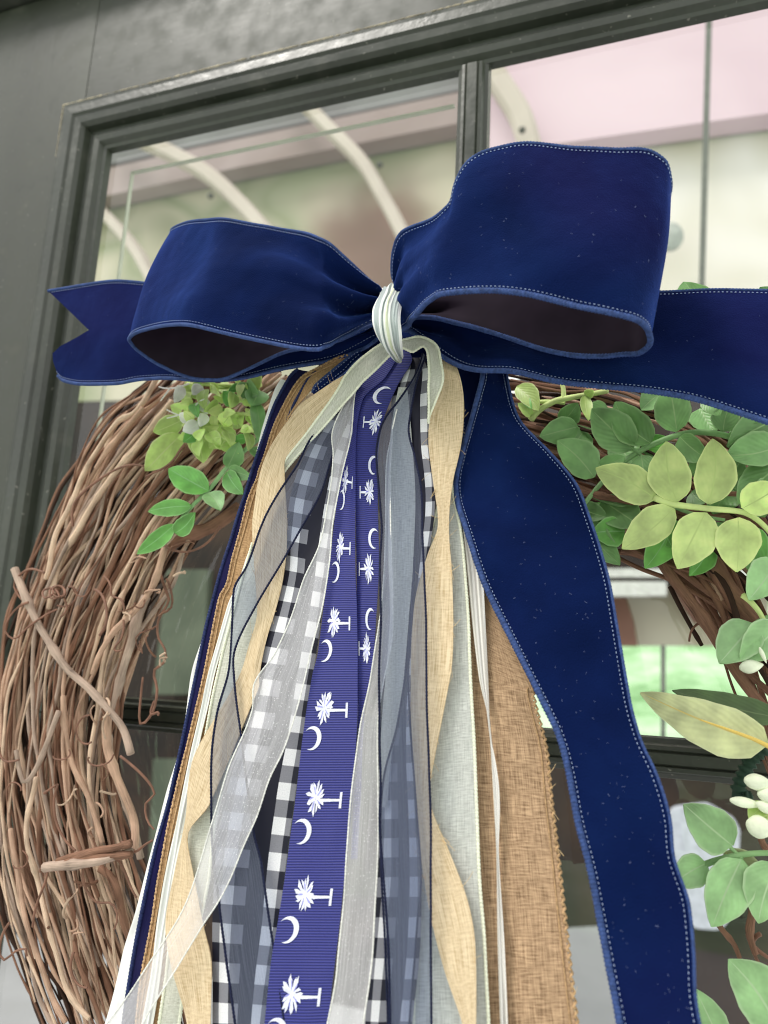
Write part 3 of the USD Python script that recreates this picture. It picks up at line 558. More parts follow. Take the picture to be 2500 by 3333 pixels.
B8 = Band(lay(px('D', (690, 770), (760, 720), (810, 680), (850, 668), (890, 668), (930, 680), (975, 710)), -.124), lay(px('D', (690, 850), (760, 840), (810, 815), (850, 790), (890, 795), (930, 790), (975, 780)), -.122), nv=50, nu=15, bulge=.002, gather=lambda u, v: .002 * np.sin(u * 14), seed=8)
velvet_piece('gathered_middle', B8, 'gathered velvet behind the knot', 0, seed=8, edges=(0,))
B9 = Band(lay(px('P', (1030, 390), (960, 425), (860, 505), (740, 605), (640, 690), (600, 770)), -.137), lay(px('P', (1060, 440), (985, 500), (890, 600), (800, 670), (700, 745), (630, 800)), -.139), nv=50, nu=9, bulge=.001, seed=9)
velvet_piece('tail', B9, 'short strip of velvet over the tan burlap', 0, seed=9, er=(.0009, .0009))
# knot tie
B7 = Band(lay(px('Q', (262, 120), (215, 195), (170, 300), (178, 430), (222, 540), (300, 650), (400, 735)), [-.146, -.172, -.183, -.186, -.182, -.172, -.152]),
          lay(px('Q', (470, 110), (448, 200), (425, 320), (428, 450), (440, 570), (448, 660), (450, 735)), [-.146, -.172, -.183, -.186, -.182, -.172, -.152]), nv=70, nu=61, bulge=.0022, ripple=.0012, rs=(5, 60), seed=7,
          gather=lambda u, v: .0011 * np.abs(np.sin(u * 11 + 1.6 * np.sin(v * 3.1))) - .0006 * (np.sin(u * 29 + v * 4) > .7))
tie = obj('satin_tie', B7.solid(.0006)[0], MTIE, uv=B7.solid(.0006)[1], label='silvery white striped satin tie wrapped round the middle of the bow', cat='tie')

# ---------------------------------------------------------------- streamers
GR = 'ribbon streamers hanging from the bow'
def hang(layer):
    return lambda y: np.interp(y, [1050, 1250, 1700, 2300, 3333], [-.128, -.134, -.142, -.152, -.166]) - layer * .0035 * np.interp(y, [1050, 1500], [.35, 1])
def streamer(name, label, L, R, layer, m, th=.0005, nu=15, nv=120, ripple=.0010, rs=(3, 45), seed=0, bulge=0.0, cat='ribbon', sheer=False, edges=None, er=.0007, bL=None, bR=None, yL=None, yR=None, tilt=0.0, scallop=False, ejs=(0, -1)):
    f = hang(layer); B = Band(lay(L, yL or f), lay(R, yR or (lambda y: f(y) + tilt)), nv=nv, nu=nu, ripple=ripple, rs=rs, seed=seed, bulge=bulge, bL=bL, bR=bR)
    t = thing(name, label, cat, B.G[0, nu // 2], GR)
    if sheer: obj('sheer', B.sheet(), m, t, uv=B.uv)
    else:
        g, uv = B.solid(th); obj('band', g, m, t, uv=uv)
    if edges:
        for j in ejs:
            E, r = B.edge(j, .0002 if not scallop else -.0002, .0002); k = np.arange(len(E))
            if scallop:
                i = np.clip(np.round(r).astype(int), 0, B.nv - 1); S = (B.G[i, 0] - B.G[i, 1]) if j == 0 else (B.G[i, -1] - B.G[i, -2]); S /= np.linalg.norm(S, axis=1, keepdims=True)
                E = E + S * (.0009 * np.abs(np.sin(k * np.pi / 7))[:, None]) + B.N[i, 0] * (.0005 * np.cos(k * np.pi / 3.5)[:, None])
                obj('edge_trim', tube(E, er * (1 + .3 * np.sin(k * 2 * np.pi / 3.5)), 6), edges, t)
                E2, r = B.edge(j, .0022, .0004); obj('edge_trim', tube(E2, er * .6, 5), edges, t)
            else:
                obj('edge_trim', tube(E, er * (1 + .18 * np.sin(k * 2 * np.pi / 3.3)), 6), edges, t)
    return t, B
lowI = lambda *p: px('I', *[(a, b + 2147) for a, b in p])       # lower left crop
lowK = lambda *p: px('K', *[(a, b + 2212) for a, b in p])       # lower middle crop
# left side, back to front
L = px('L', (1470, 110), (1400, 220), (1320, 440), (1250, 680), (1200, 900), (1100, 1350), (960, 1800)) + lowI((1240, -100), (1135, 480), (1052, 760), (962, 1100), (862, 1500), (782, 1750), (722, 2000), (655, 2230))
streamer('satin_ribbon', 'white satin ribbon at the far left edge of the hanging streamers', L, [(x + 55, y + 8) for x, y in L], 0, MWSATIN, seed=11)
L = px('P', (470, 560), (400, 620), (340, 720), (270, 850), (200, 1030), (150, 1180), (80, 1400), (0, 1650)) + px('L', (1030, 1480), (950, 1750), (850, 2060), (808, 2212)) + px('I', (1290, 1900), (1240, 2147)) + lowI((1172, 330), (1082, 750), (992, 1080), (922, 1400), (862, 1700), (818, 1970), (780, 2260))
streamer('velvet_ribbon', 'narrow navy ribbon with stitched edge, left of the tan scalloped burlap', L, [(x + 62, y + 10) for x, y in L], .6, velvet('purple_velvet', (.012, .012, .05), (.3, .3, .8), .4), edges=MSIDE, er=.0011, seed=12)
L = px('P', (930, 440), (800, 480), (680, 540), (560, 600), (440, 720), (340, 900), (260, 1080), (190, 1280), (110, 1500)) + px('L', (1240, 1080), (1130, 1400), (1060, 1680), (980, 1950), (920, 2212)) + px('I', (1400, 1650), (1300, 2147)) + lowI((1192, 450), (1122, 750), (1072, 1000), (1012, 1300), (942, 1700), (892, 2000), (860, 2260))
R_ = px('P', (960, 480), (880, 530), (760, 620), (640, 700), (500, 850), (410, 960), (340, 1120), (300, 1300), (240, 1500)) + px('L', (1420, 1080), (1330, 1400), (1280, 1680), (1230, 1950), (1190, 2212)) + px('I', (1560, 1650), (1460, 2147)) + lowI((1330, 450), (1260, 750), (1210, 1000), (1150, 1300), (1080, 1700), (1030, 2000), (1000, 2260))
streamer('burlap_ribbon', 'tan burlap ribbon with scalloped edge curving down the left side', L, R_, 1.2, MBURLAP, edges=MTRIM, er=.00065, seed=13, scallop=True, ejs=(0,))
L = px('I', (1640, 1250), (1560, 1400), (1505, 1560), (1445, 1700), (1385, 1900), (1325, 2100), (1270, 2350), (1190, 2700), (1120, 3050), (1050, 3400), (990, 3750), (950, 4050), (890, 4400))
streamer('corded_ribbon', 'thin white ribbon with pale grey cords beside the tan scalloped edge', L, [(x + 14 + 20 * i / 12, y + 6) for i, (x, y) in enumerate(L)], 1.9, MCORD, seed=14)
L = px('I', (1600, 1300), (1520, 1600), (1450, 1850), (1380, 2147), (1330, 2400), (1270, 2700), (1210, 3000), (1150, 3400), (1100, 3700), (1050, 4050), (1005, 4400))
R_ = px('I', (1800, 1300), (1760, 1600), (1680, 1900), (1600, 2200), (1510, 2500), (1430, 2800), (1360, 3150), (1320, 3500), (1260, 3750), (1190, 4050), (1130, 4400))
streamer('linen_ribbon', 'cream open weave linen ribbon behind the jute on the left', L, R_, 2.2, MLINEN, edges=MLINEDGE, er=.0008, seed=15)
# gingham left
L = px('K', (760, 470), (690, 590), (560, 700), (460, 850), (400, 1000), (350, 1200), (330, 1400), (320, 1600), (270, 1800), (200, 2050), (150, 2250), (90, 2500), (20, 2750), (-50, 3050), (-95, 3400), (-110, 3800), (-110, 4420))
R_ = px('K', (800, 480), (745, 700), (690, 900), (655, 1100), (622, 1300), (590, 1500), (562, 1700), (530, 1950), (490, 2212), (440, 2540), (400, 2850), (360, 3150), (320, 3450), (292, 3700), (252, 3950), (205, 4300), (195, 4420))
streamer('gingham_ribbon', 'black and white gingham ribbon left of the printed navy ribbon', L, R_, 2.9, MG1, seed=16)
# jute left
L = px('K', (700, 400), (640, 430), (480, 530), (400, 600), (335, 690), (260, 800), (190, 960), (150, 1150), (125, 1330), (135, 1500), (150, 1700), (155, 1850), (110, 2020), (50, 2212)) + lowI((1370, 260), (1240, 480), (1187, 703), (1172, 903), (1120, 1183), (1060, 1450), (1050, 1650), (1108, 1900), (1160, 2100), (1190, 2260))
R_ = px('K', (720, 420), (690, 520), (600, 640), (500, 740), (335, 900), (328, 980), (332, 1150), (340, 1400), (330, 1540), (270, 1800), (215, 1980), (170, 2212)) + lowI((1640, 80), (1500, 420), (1340, 800), (1187, 1035), (1222, 1250), (1290, 1590), (1345, 1800), (1345, 2050), (1340, 2260))
t_j1, J1 = streamer('jute_ribbon', 'golden jute ribbon folded and twisting down the left side', L, R_, 3.5, MJUTE, bL=[4], bR=[4], seed=17, nv=170)
# cream band over the top
L = px('K', (1020, 192), (930, 205), (840, 265), (760, 330), (690, 410), (640, 500), (560, 620), (480, 730), (340, 905), (300, 990))
R_ = px('K', (1020, 280), (960, 292), (885, 362), (800, 440), (740, 510), (660, 600), (560, 720), (440, 850), (340, 965), (300, 1040))
streamer('linen_ribbon', 'cream linen band curving from the knot over the jute to the left', L, R_, 4.2, MLINEN, edges=MLINEDGE, er=.0007, seed=18, yL=lambda y: np.interp(y, [1050, 1250, 1540], [-.150, -.156, -.148]), yR=lambda y: np.interp(y, [1050, 1250, 1540], [-.150, -.156, -.148]))
L = px('K', (1020, 200), (1040, 195), (1100, 180), (1200, 200), (1252, 260), (1265, 330), (1278, 430), (1235, 560), (1200, 650), (1190, 700))
R_ = px('K', (1020, 245), (1040, 250), (1085, 270), (1165, 240), (1185, 300), (1190, 370), (1188, 450), (1188, 560), (1188, 640), (1186, 700))
streamer('linen_ribbon', 'cream linen band looping from the knot to the right over the gingham', L, R_, 4.2, MLINEN, edges=MLINEDGE, er=.0007, seed=19, yL=lambda y: np.interp(y, [1090, 1250, 1380], [-.152, -.156, -.150]), yR=lambda y: np.interp(y, [1090, 1250, 1380], [-.154, -.160, -.150]))
# right side, back to front
L = px('K', (1380, 1200), (1400, 1400), (1400, 1560), (1400, 1800), (1390, 2212), (1400, 2700), (1430, 3300), (1460, 3800), (1480, 4420))
R_ = px('D', (1040, 1180), (1060, 1280), (1110, 1390), (1165, 1500)) + px('J', (240, 2015), (330, 2435), (372, 2835), (430, 3335), (480, 3800), (520, 4140))
t_b2, BR = streamer('burlap_ribbon', 'wide brown burlap ribbon with scalloped edge, left of the velvet tail', L, R_, .3, MBROWN, edges=MTRIM, er=.0006, seed=20, scallop=True, nu=25, ejs=(-1,))
L = px('K', (1330, 1050), (1395, 1330), (1420, 1600), (1440, 1800), (1490, 2212)) + lowK((1550, 300), (1570, 620), (1590, 1000), (1600, 1600), (1622, 2200))
R_ = px('K', (1370, 1050), (1450, 1380), (1510, 1560), (1530, 1900), (1545, 2212)) + lowK((1556, 280), (1612, 700), (1612, 1100), (1650, 1700), (1668, 2200))
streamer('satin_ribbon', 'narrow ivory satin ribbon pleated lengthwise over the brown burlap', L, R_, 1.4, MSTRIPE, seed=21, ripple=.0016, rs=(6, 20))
L = px('K', (1280, 900), (1250, 1150), (1190, 1400), (1180, 1600), (1190, 1900), (1180, 2300), (1185, 2800), (1150, 3200), (1110, 3600), (1100, 4000), (1100, 4420))
R_ = px('K', (1310, 900), (1345, 1150), (1385, 1350), (1410, 1600), (1430, 1900), (1442, 2212), (1465, 2600), (1480, 3000), (1500, 3450), (1530, 3850), (1558, 4420))
streamer('linen_ribbon', 'wide pale linen ribbon between the right jute and the brown burlap', L, R_, 2.0, MLINGREY, edges=MLINEDGE, er=.0008, seed=22)
L = px('K', (1060, 300), (1000, 450), (965, 560), (975, 750), (1000, 1000), (1010, 1300), (1010, 1600), (1010, 1900), (1005, 2230), (960, 2500), (905, 2800), (895, 3100), (885, 3400), (860, 3700), (830, 4000), (800, 4420))
R_ = px('K', (1160, 300), (1200, 400), (1198, 560), (1200, 800), (1225, 1050), (1218, 1300), (1172, 1600), (1120, 1900), (1088, 2230), (1085, 2500), (1110, 2800), (1130, 3100), (1142, 3450), (1140, 3750), (1112, 4080), (1070, 4420))
streamer('gingham_ribbon', 'black and white gingham ribbon under the right navy sheer ribbon', L, R_, 2.8, MG1, seed=23)
L = px('K', (1010, 480), (960, 800), (948, 1050), (945, 1500), (955, 1900), (930, 2212), (900, 2600), (880, 3000))
R_ = px('K', (1060, 480), (1090, 800), (1108, 1100), (1102, 1400), (1085, 1700), (1062, 2000), (1040, 2250), (980, 2600), (940, 3000))
streamer('linen_ribbon', 'pale linen ribbon showing through the right navy sheer ribbon', L, R_, 3.3, MLINGREY, seed=24)
L = px('K', (1262, 250), (1258, 350), (1260, 470), (1197, 650), (1190, 850), (1215, 1050), (1245, 1300), (1185, 1480), (1130, 1660), (1095, 1850), (1082, 2212)) + lowK((1086, 300), (1105, 600), (1122, 900), (1150, 1150), (1195, 1400), (1272, 1730), (1390, 2090), (1420, 2210))
R_ = px('K', (1300, 240), (1335, 300), (1390, 470), (1402, 650), (1380, 850), (1335, 1050), (1310, 1350), (1330, 1600), (1335, 1900), (1320, 2212)) + lowK((1262, 300), (1212, 560), (1214, 820), (1300, 1020), (1380, 1220), (1440, 1420), (1470, 1650), (1472, 2090), (1470, 2210))
t_j2, J2 = streamer('jute_ribbon', 'golden jute ribbon twisting down right of the gingham', L, R_, 3.8, MJUTE, seed=25, nv=170)
def fibres(t, B, n, seed):
    g = np.random.default_rng(seed); ms = []
    for _ in range(n):
        r0 = g.uniform(.05, .97) * (B.nv - 1); u0 = float(g.choice([0.0, 1.0])); P0 = B.point([u0], [r0])[0]; P1 = B.point([.5], [r0])[0]; o = P0 - P1; o /= np.linalg.norm(o)
        d = np.array([0, 0, g.choice([-1, 1]) * 1.0]); L_ = g.uniform(.002, .007); q = np.linspace(0, 1, 7)[:, None]
        P = P0 - o * .001 + (o * q * g.uniform(.3, 1) + d * (q ** 1.6) * g.uniform(.4, 1) + np.array([0, -1, 0]) * q * .3) * L_
        ms.append(tube(P, g.uniform(.00006, .00012), 3, caps=False))
    obj('loose_fibre', join(ms), MJFIB, t, smooth=False, kind='stuff')
MJFIB = plain('jute_fibre', (.66, .48, .26), .8, .1, .2, 200)
fibres(t_j1, J1, 55, 41); fibres(t_j2, J2, 70, 42); fibres(t_b2, BR, 30, 43)
# printed grosgrain ribbons
L = px('K', (900, 250), (800, 420), (758, 560), (752, 1000), (755, 1500), (758, 1800), (764, 2212)) + lowK((765, 300), (740, 700), (720, 1100))
R_ = px('K', (1060, 250), (1085, 330), (1000, 470), (910, 700), (884, 900), (886, 1200), (892, 1500), (872, 1900), (846, 2212)) + lowK((800, 250), (780, 700), (760, 1100))
t_g2, G2 = streamer('printed_ribbon', 'navy grosgrain ribbon printed with palms and moons, right one partly covered', L, R_, 4.0, MGROS, seed=26, ripple=.0006, nu=21)
L = px('K', (950, 270), (860, 350), (765, 450), (700, 850), (656, 1060), (626, 1280), (602, 1480), (562, 1770), (525, 2060), (490, 2212)) + lowK((440, 330), (385, 760), (330, 1190), (290, 1450), (250, 1680), (205, 2088), (192, 2210))
R_ = px('K', (1000, 300), (930, 420), (790, 560), (752, 800), (748, 1000), (749, 1500), (757, 1800), (762, 2212)) + lowK((757, 350), (722, 800), (695, 1100), (660, 1450), (640, 1620), (602, 1900), (583, 2100), (570, 2210))
t_g1, G1 = streamer('printed_ribbon', 'navy grosgrain ribbon printed with white palms and moons, in full view at centre', L, R_, 4.8, MGROS, seed=27, ripple=.0006, nu=21)
def place(t, B, name, polys, uc, ysrc, m, off=.0003):
    """polys: list of outlines in (across fraction, along metres) about the motif's centre"""
    r0 = np.interp(ysrc, B.row_y, np.arange(B.nv)); ms = []
    for pl in polys:
        pg = Polygon(pl).buffer(0)
        for g in getattr(pg, 'geoms', [pg]):
            v, f = trimesh.creation.triangulate_polygon(g, engine='earcut')
            m0 = trimesh.Trimesh(np.c_[v[:, 0], v[:, 1] * 10, v[:, 0] * 0], f, process=False).subdivide()
            v2 = np.array(m0.vertices); a = np.interp(r0, np.arange(B.nv), B.len) + v2[:, 1] / 10
            ok = uc + v2[:, 0]
            ms.append((B.point(ok, np.interp(a, B.len, np.arange(B.nv)), off), np.array(m0.faces)[:, ::-1]))
    return obj(name, join(ms), m, t, smooth=False)
def moon(side, ru=.175, rv=.0056):
    a0 = 2.25; th = np.linspace(-a0, a0, 24); o = [(math.cos(a), math.sin(a)) for a in th]
    c, r = -.30, .845
    tip = math.atan2(math.sin(a0), math.cos(a0) - c); e = [(c + r * math.cos(a), r * math.sin(a)) for a in np.linspace(tip - .05, -tip + .05, 22)]
    ro = .25; pts = [(x * math.cos(ro) - y * math.sin(ro), x * math.sin(ro) + y * math.cos(ro)) for x, y in o + e]
    return [[(side * x * ru, -y * rv) for x, y in pts]]
def palm(side, ru=.19, rv=.0088, seed=0):
    rg = random.Random(seed); rays, lav = [], []
    for i in range(15):
        a = i / 15 * 6.283 + rg.uniform(-.12, .12); R = rg.uniform(.78, 1.04); w = rg.uniform(.12, .19); bend = rg.uniform(-.25, .25)
        pt = lambda ang, rr: (math.cos(ang) * rr * ru, math.sin(ang) * rr * rv)
        bl = [pt(a - 1.0, .10), pt(a - w * 1.1, .45 * R), pt(a - w + bend * .4, .78 * R), pt(a + bend, R), pt(a + w * .9 + bend * .4, .74 * R), pt(a + w * 1.1, .45 * R), pt(a + 1.0, .10)]
        rays.append(bl)
        if i % 3 == 1: lav.append([pt(a + .16, .18), pt(a + .12 + bend * .5, .72 * R), pt(a + .28 + bend * .4, .60 * R), pt(a + .4, .2)])
    core = [(math.cos(a) * .26 * ru, math.sin(a) * .26 * rv) for a in np.linspace(0, 6.283, 12)[:-1]]
    tr = [(side * .02, -.0008), (side * .44, -.0005), (side * .44, .0005), (side * .02, .0008)]
    bs = [(side * .42, -.0036), (side * .46, -.0036), (side * .46, .0036), (side * .42, .0036)]
    return rays + [core], lav, [tr, bs]
for i, (uc, yk) in enumerate(((.36, 1040), (.36, 1440), (.36, 1890), (.36, 2402), (.37, 2942), (.38, 3522), (.39, 4122))):
    a, b, c = palm(1, seed=i); ys = px('K', (0, yk))[0][1]
    q = place(t_g1, G1, 'palm_print', a, uc, ys, MPRINT); place(q, G1, 'frond_shadow', b, uc, ys, MPRINT2, .00045); place(q, G1, 'trunk', c, uc, ys + (9 if yk > 2000 else 4), MPRINT)  # lavender ink accents printed over the white fronds
for uc, yk in ((.30, 730), (.26, 1160), (.24, 1590), (.2, 2060), (.19, 2585), (.19, 3145), (.19, 3735), (.2, 4350)):
    place(t_g1, G1, 'moon_print', moon(1), uc, px('K', (0, yk))[0][1], MPRINT)
for i, (uc, yk) in enumerate(((.74, 690), (.64, 1110), (.58, 1570), (.56, 2050))):
    a, b, c = palm(-1, ru=.25, seed=30 + i); ys = px('K', (0, yk))[0][1]
    q = place(t_g2, G2, 'palm_print', a, uc, ys, MPRINT); place(q, G2, 'frond_shadow', b, uc, ys, MPRINT2, .00045); place(q, G2, 'trunk', c, uc, ys, MPRINT)
for uc, yk in ((.70, 530), (.82, 950), (.80, 1390), (.70, 1870)):
    place(t_g2, G2, 'moon_print', moon(-1, .24), uc, px('K', (0, yk))[0][1], MPRINT)
# sheers
L = px('K', (760, 470), (690, 590), (470, 800), (395, 950), (290, 1110), (200, 1280), (100, 1550), (22, 1700), (12, 1850), (5, 2000), (-10, 2150)) + lowI((1380, 250), (1350, 500), (1343, 850), (1350, 1150), (1390, 1420), (1430, 1800), (1480, 2100), (1500, 2260))
R_ = px('K', (790, 440), (740, 540), (600, 940), (560, 1080), (430, 1320), (330, 1500), (200, 1720), (95, 1900), (30, 2040), (12, 2150), (30, 2330), (60, 2520), (150, 3172), (190, 3330), (230, 3612), (280, 3962), (330, 4300), (345, 4420))
streamer('sheer_ribbon', 'navy sheer ribbon with dark edges crossing the left gingham', L, R_, 4.6, MON, sheer=True, edges=MDARKEDGE, er=.0006, seed=28, ripple=.0014)
L = px('K', (770, 440), (735, 490), (650, 640), (608, 760), (615, 900), (603, 1050), (560, 1300), (535, 1420), (430, 1660), (360, 1870), (270, 2070), (150, 2250)) + lowI((1600, 220), (1450, 600), (1340, 950), (1220, 1330), (1000, 1750), (720, 2150), (640, 2260))
R_ = px('K', (790, 450), (755, 500), (712, 850), (660, 1060), (622, 1280), (592, 1560), (545, 1830), (500, 2030), (450, 2240), (330, 2640), (240, 2830), (150, 3080), (80, 3230)) + lowI((1400, 1420), (1290, 1590), (1150, 1820), (950, 2130), (880, 2260))
streamer('sheer_ribbon', 'white sheer ribbon slanting down to the lower left corner', L, R_, 5.6, MOW, sheer=True, edges=MSHEEREDGE, er=.0004, seed=29, ripple=.0014)
L = px('K', (1000, 620), (968, 760), (938, 900), (930, 1200), (925, 1500), (890, 1900), (845, 2212)) + lowK((770, 350), (740, 600), (702, 1000), (670, 1400), (642, 1750), (580, 2088), (560, 2210))
R_ = px('K', (1004, 620), (974, 760), (962, 1000), (975, 1500), (980, 1900), (930, 2212)) + lowK((890, 300), (888, 500), (890, 1000), (870, 1400), (830, 1900), (805, 2088), (790, 2210))
streamer('sheer_ribbon', 'white sheer ribbon hanging right of the printed navy ribbon', L, R_, 4.9, MOW, sheer=True, edges=MSHEEREDGE, er=.0004, seed=30, ripple=.0014)
L = px('K', (1150, 270), (1095, 420), (1000, 560), (930, 650), (885, 780), (874, 900), (890, 1100), (904, 1300), (898, 1500), (900, 1900), (890, 2212)) + lowK((890, 300), (900, 640), (895, 900), (905, 1100), (940, 1500), (950, 2210))
R_ = px('K', (1170, 290), (1120, 440), (1082, 640), (1072, 750), (1110, 900), (1140, 1050), (1155, 1250), (1165, 1500), (1175, 1800), (1180, 2212)) + lowK((1195, 500), (1200, 800), (1210, 1100), (1206, 1600), (1212, 2210))
streamer('sheer_ribbon', 'wide navy sheer ribbon right of centre with dark cord edges', L, R_, 5.5, MON, sheer=True, edges=MDARKEDGE, er=.0006, seed=31, ripple=.0016)
L = px('K', (1098, 1500), (1088, 1800), (1045, 2212)) + lowK((1000, 280), (915, 620), (900, 900), (905, 1200), (928, 1600), (945, 2210))
R_ = px('K', (1102, 1500), (1096, 1800), (1072, 2212)) + lowK((1085, 300), (1118, 800), (1146, 1200), (1122, 1500), (1085, 2050), (1080, 2210))
streamer('sheer_ribbon', 'narrow twisted navy sheer ribbon lying under the wide navy sheer', L, R_, 4.9, MON, sheer=True, edges=MDARKEDGE, er=.0005, seed=32, ripple=.0012)

# ---------------------------------------------------------------- grapevine wreath
wr = thing('grapevine_wreath', 'round wreath of bundled brown grapevine twigs behind the bow', 'wreath', (0, -.04, 1.45))
rg = np.random.default_rng(21)
def twig(P, r, m, name='vine', knots=True, k=7, parent=None):
    n = max(12, int(np.linalg.norm(np.diff(P, axis=0), axis=1).sum() / .004)); C = curve(P, n)
    C = C + (np.stack([noise(np.stack([np.arange(n) * .13, np.arange(n) * 0 + a * 9.1 + P[0, 0] * 999, np.arange(n) * 0 + P[0, 2] * 999], -1), a) for a in range(3)], -1) - .5) * r * .9
    lw = np.arange(n) * .004 / .035; C = C + (np.stack([noise(np.stack([lw, lw * 0 + a * 5.3 + P[0, 0] * 531, lw * 0 + P[0, 2] * 531], -1), 11 + a) for a in range(3)], -1) - .5) * np.array([.010, .008, .010])
    rad = r * (1 + .28 * (noise(np.stack([np.arange(n) * .22, np.arange(n) * 0 + P[0, 0] * 777, np.arange(n) * 0], -1), 5) - .5)) * np.linspace(1.08, .85, n)
    if knots:
        step = max(8, int(rg.uniform(9, 20)))
        for q in range(step // 2, n - 2, step): rad[q] *= 1.3; rad[q - 1] *= 1.1; rad[q + 1] *= 1.1
    uvs = np.vstack([np.stack(np.meshgrid(np.abs(np.arange(k) / k * 2 - 1), np.arange(n) * .004), -1).reshape(-1, 2), [[0, 0], [0, n * .004]]])
    return obj(name, tube(C, rad, k), m, parent or wr, uv=uvs)
def bundle(outer, inner, n, rr, dark, yc, seed, wpow=1.0, thick=.030, chance=.55):
    g = np.random.default_rng(seed)
    A, B_ = curve(np.array(outer, float), 60), curve(np.array(inner, float), 60)
    for k in range(n):
        w0 = g.uniform(0, 1) ** wpow; dw = g.normal(0, .34); ph = g.uniform(0, 6.28); a0 = g.uniform(-.1, .25) if g.random() < 1 - chance else 0.0; a1 = g.uniform(.7, 1.1) if g.random() < 1 - chance else 1.0
        tt = np.linspace(max(a0, 0), min(a1, 1), 14)
        cross = g.random() < .2
        w = np.clip(w0 + (dw * (2.2 if cross else 1)) * (tt - .5) + .05 * np.sin(tt * 9 + ph), -.13, 1.08)
        i = tt * 59
        P2 = np.stack([np.interp(i, np.arange(60), A[:, c]) * (1 - w) + np.interp(i, np.arange(60), B_[:, c]) * w for c in (0, 1)], -1)
        dep = yc - thick * np.sqrt(np.clip(1 - (2 * w0 - 1) ** 2, .05, 1)) * g.uniform(-1, 1) + .006 * np.sin(tt * 7 + ph * 2)
        P = np.array([at(p, y) for p, y in zip(P2, dep)])
        r = rr * g.choice([.55, .75, 1.0, 1.0, 1.35], p=[.3, .25, .2, .15, .1]) * g.uniform(.85, 1.15)
        front = (dep.mean() < yc)
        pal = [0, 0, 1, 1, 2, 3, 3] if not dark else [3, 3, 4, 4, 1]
        if not front and not dark: pal = [3, 4, 4, 4]  # rear vines darkened by colour, painting the shade in the gaps
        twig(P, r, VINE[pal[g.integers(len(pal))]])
outer = px('D', (480, 740), (345, 845), (215, 970), (130, 1130), (65, 1260), (22, 1400), (0, 1550), (-5, 1720), (18, 1900), (75, 2080), (150, 2270))
inner = px('D', (680, 840), (560, 970), (480, 1060), (400, 1160), (330, 1300), (275, 1440), (248, 1600), (258, 1750), (298, 1900), (335, 2060), (390, 2270))
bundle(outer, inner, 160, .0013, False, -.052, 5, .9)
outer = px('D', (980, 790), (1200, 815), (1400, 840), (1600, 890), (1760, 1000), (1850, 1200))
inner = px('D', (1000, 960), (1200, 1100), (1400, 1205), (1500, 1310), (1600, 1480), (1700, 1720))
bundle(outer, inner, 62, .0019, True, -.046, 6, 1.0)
def stray(c, pts, r, y, m, name='vine', k=7, knots=True, off=0):
    P = lay(px(c, *[(a, b + off) for a, b in pts]), y); twig(P, r, m, name, knots, k)
stray('D', [(36, 1235), (58, 1290), (100, 1372), (142, 1440), (200, 1492), (252, 1552), (292, 1628)], .0028, -.088, VINE[2])
stray('I', [(1020, 285), (880, 460), (760, 510), (560, 770), (400, 1180), (330, 1440), (290, 1560)], .0022, -.080, VINE[0])
stray('I', [(1085, 400), (820, 760), (600, 1050), (420, 1350), (300, 1700)], .0025, -.078, VINE[0])
stray('I', [(910, 455), (760, 640), (595, 835)], .0020, -.084, VINE[1])
stray('I', [(1060, 1330), (960, 1560), (870, 1680), (740, 1830), (660, 1960), (600, 2147)], .0022, -.080, VINE[1])
stray('I', [(950, 1640), (880, 1800), (820, 2000), (770, 2147), (700, 2400), (735, 2700), (800, 3000), (870, 3300)], .0032, -.068, VINE[2])
stray('I', [(1540, 1110), (1400, 1190), (1200, 1250), (1060, 1330), (900, 1500)], .0044, -.060, VINE[3])
stray('I', [(690, 250), (700, 500), (760, 700), (820, 900), (850, 1090)], .0031, -.074, VINE[1], off=2147)
stray('I', [(410, 150), (440, 420), (520, 700), (600, 930), (660, 1080)], .0020, -.082, VINE[1], off=2147)
stray('I', [(380, 250), (280, 470), (180, 640), (120, 480)], .0019, -.090, VINE[2], off=2147)
stray('I', [(180, 640), (165, 900), (190, 1130), (270, 1500), (400, 1900), (560, 2200)], .0018, -.086, VINE[0], off=2147)
stray('I', [(640, 1230), (740, 1330), (790, 1560), (850, 1750)], .0023, -.078, VINE[3], off=2147)
stray('I', [(80, 1000), (110, 1300), (160, 1600), (260, 1850), (420, 2200)], .0018, -.086, VINE[1], off=2147)
for dy, dx0, r_ in ((0, 0, .0028), (-16, 20, .0022), (18, 10, .0024), (6, 60, .0018)):
    stray('I', [(300 + dx0, 1192 + dy), (450, 1162 + dy), (580, 1140 + dy), (700, 1125 + dy), (860 - dx0, 1092 + dy)], r_, -.0985 - .001 * dx0 / 20, VINE[3 if dy else 2], name='binding_twig', off=2147)
def tendril(c, pts, r=.0009, y=-.092, off=0, dep=None):
    stray(c, pts, r, y if dep is None else dep, MTEND, 'tendril', 6, False, off)
tendril('N', [(620, 480), (660, 620), (690, 720), (660, 800), (600, 900), (580, 1050), (650, 1190), (640, 1260), (540, 1350), (580, 1500), (560, 1640), (490, 1740), (435, 1750), (430, 1600), (445, 1420)], .0009, -.075)
tendril('N', [(640, 500), (700, 680), (690, 780), (610, 830), (580, 930), (400, 1030), (420, 1100), (470, 1160), (450, 1050)], .0007, -.072)
tendril('N', [(560, 1620), (530, 1740), (600, 1720), (590, 1750)], .0009, -.078)
tendril('N', [(690, 235), (780, 278), (900, 255), (1060, 120), (1150, 0)], .0009, -.08)
tendril('I', [(300, 1470), (130, 1468), (65, 1530), (90, 1610), (190, 1690)], .0009)
tendril('I', [(190, 1700), (70, 1770), (48, 1840), (110, 1872), (200, 1800), (330, 1750)], .0008)
t = np.linspace(0, 1, 26)
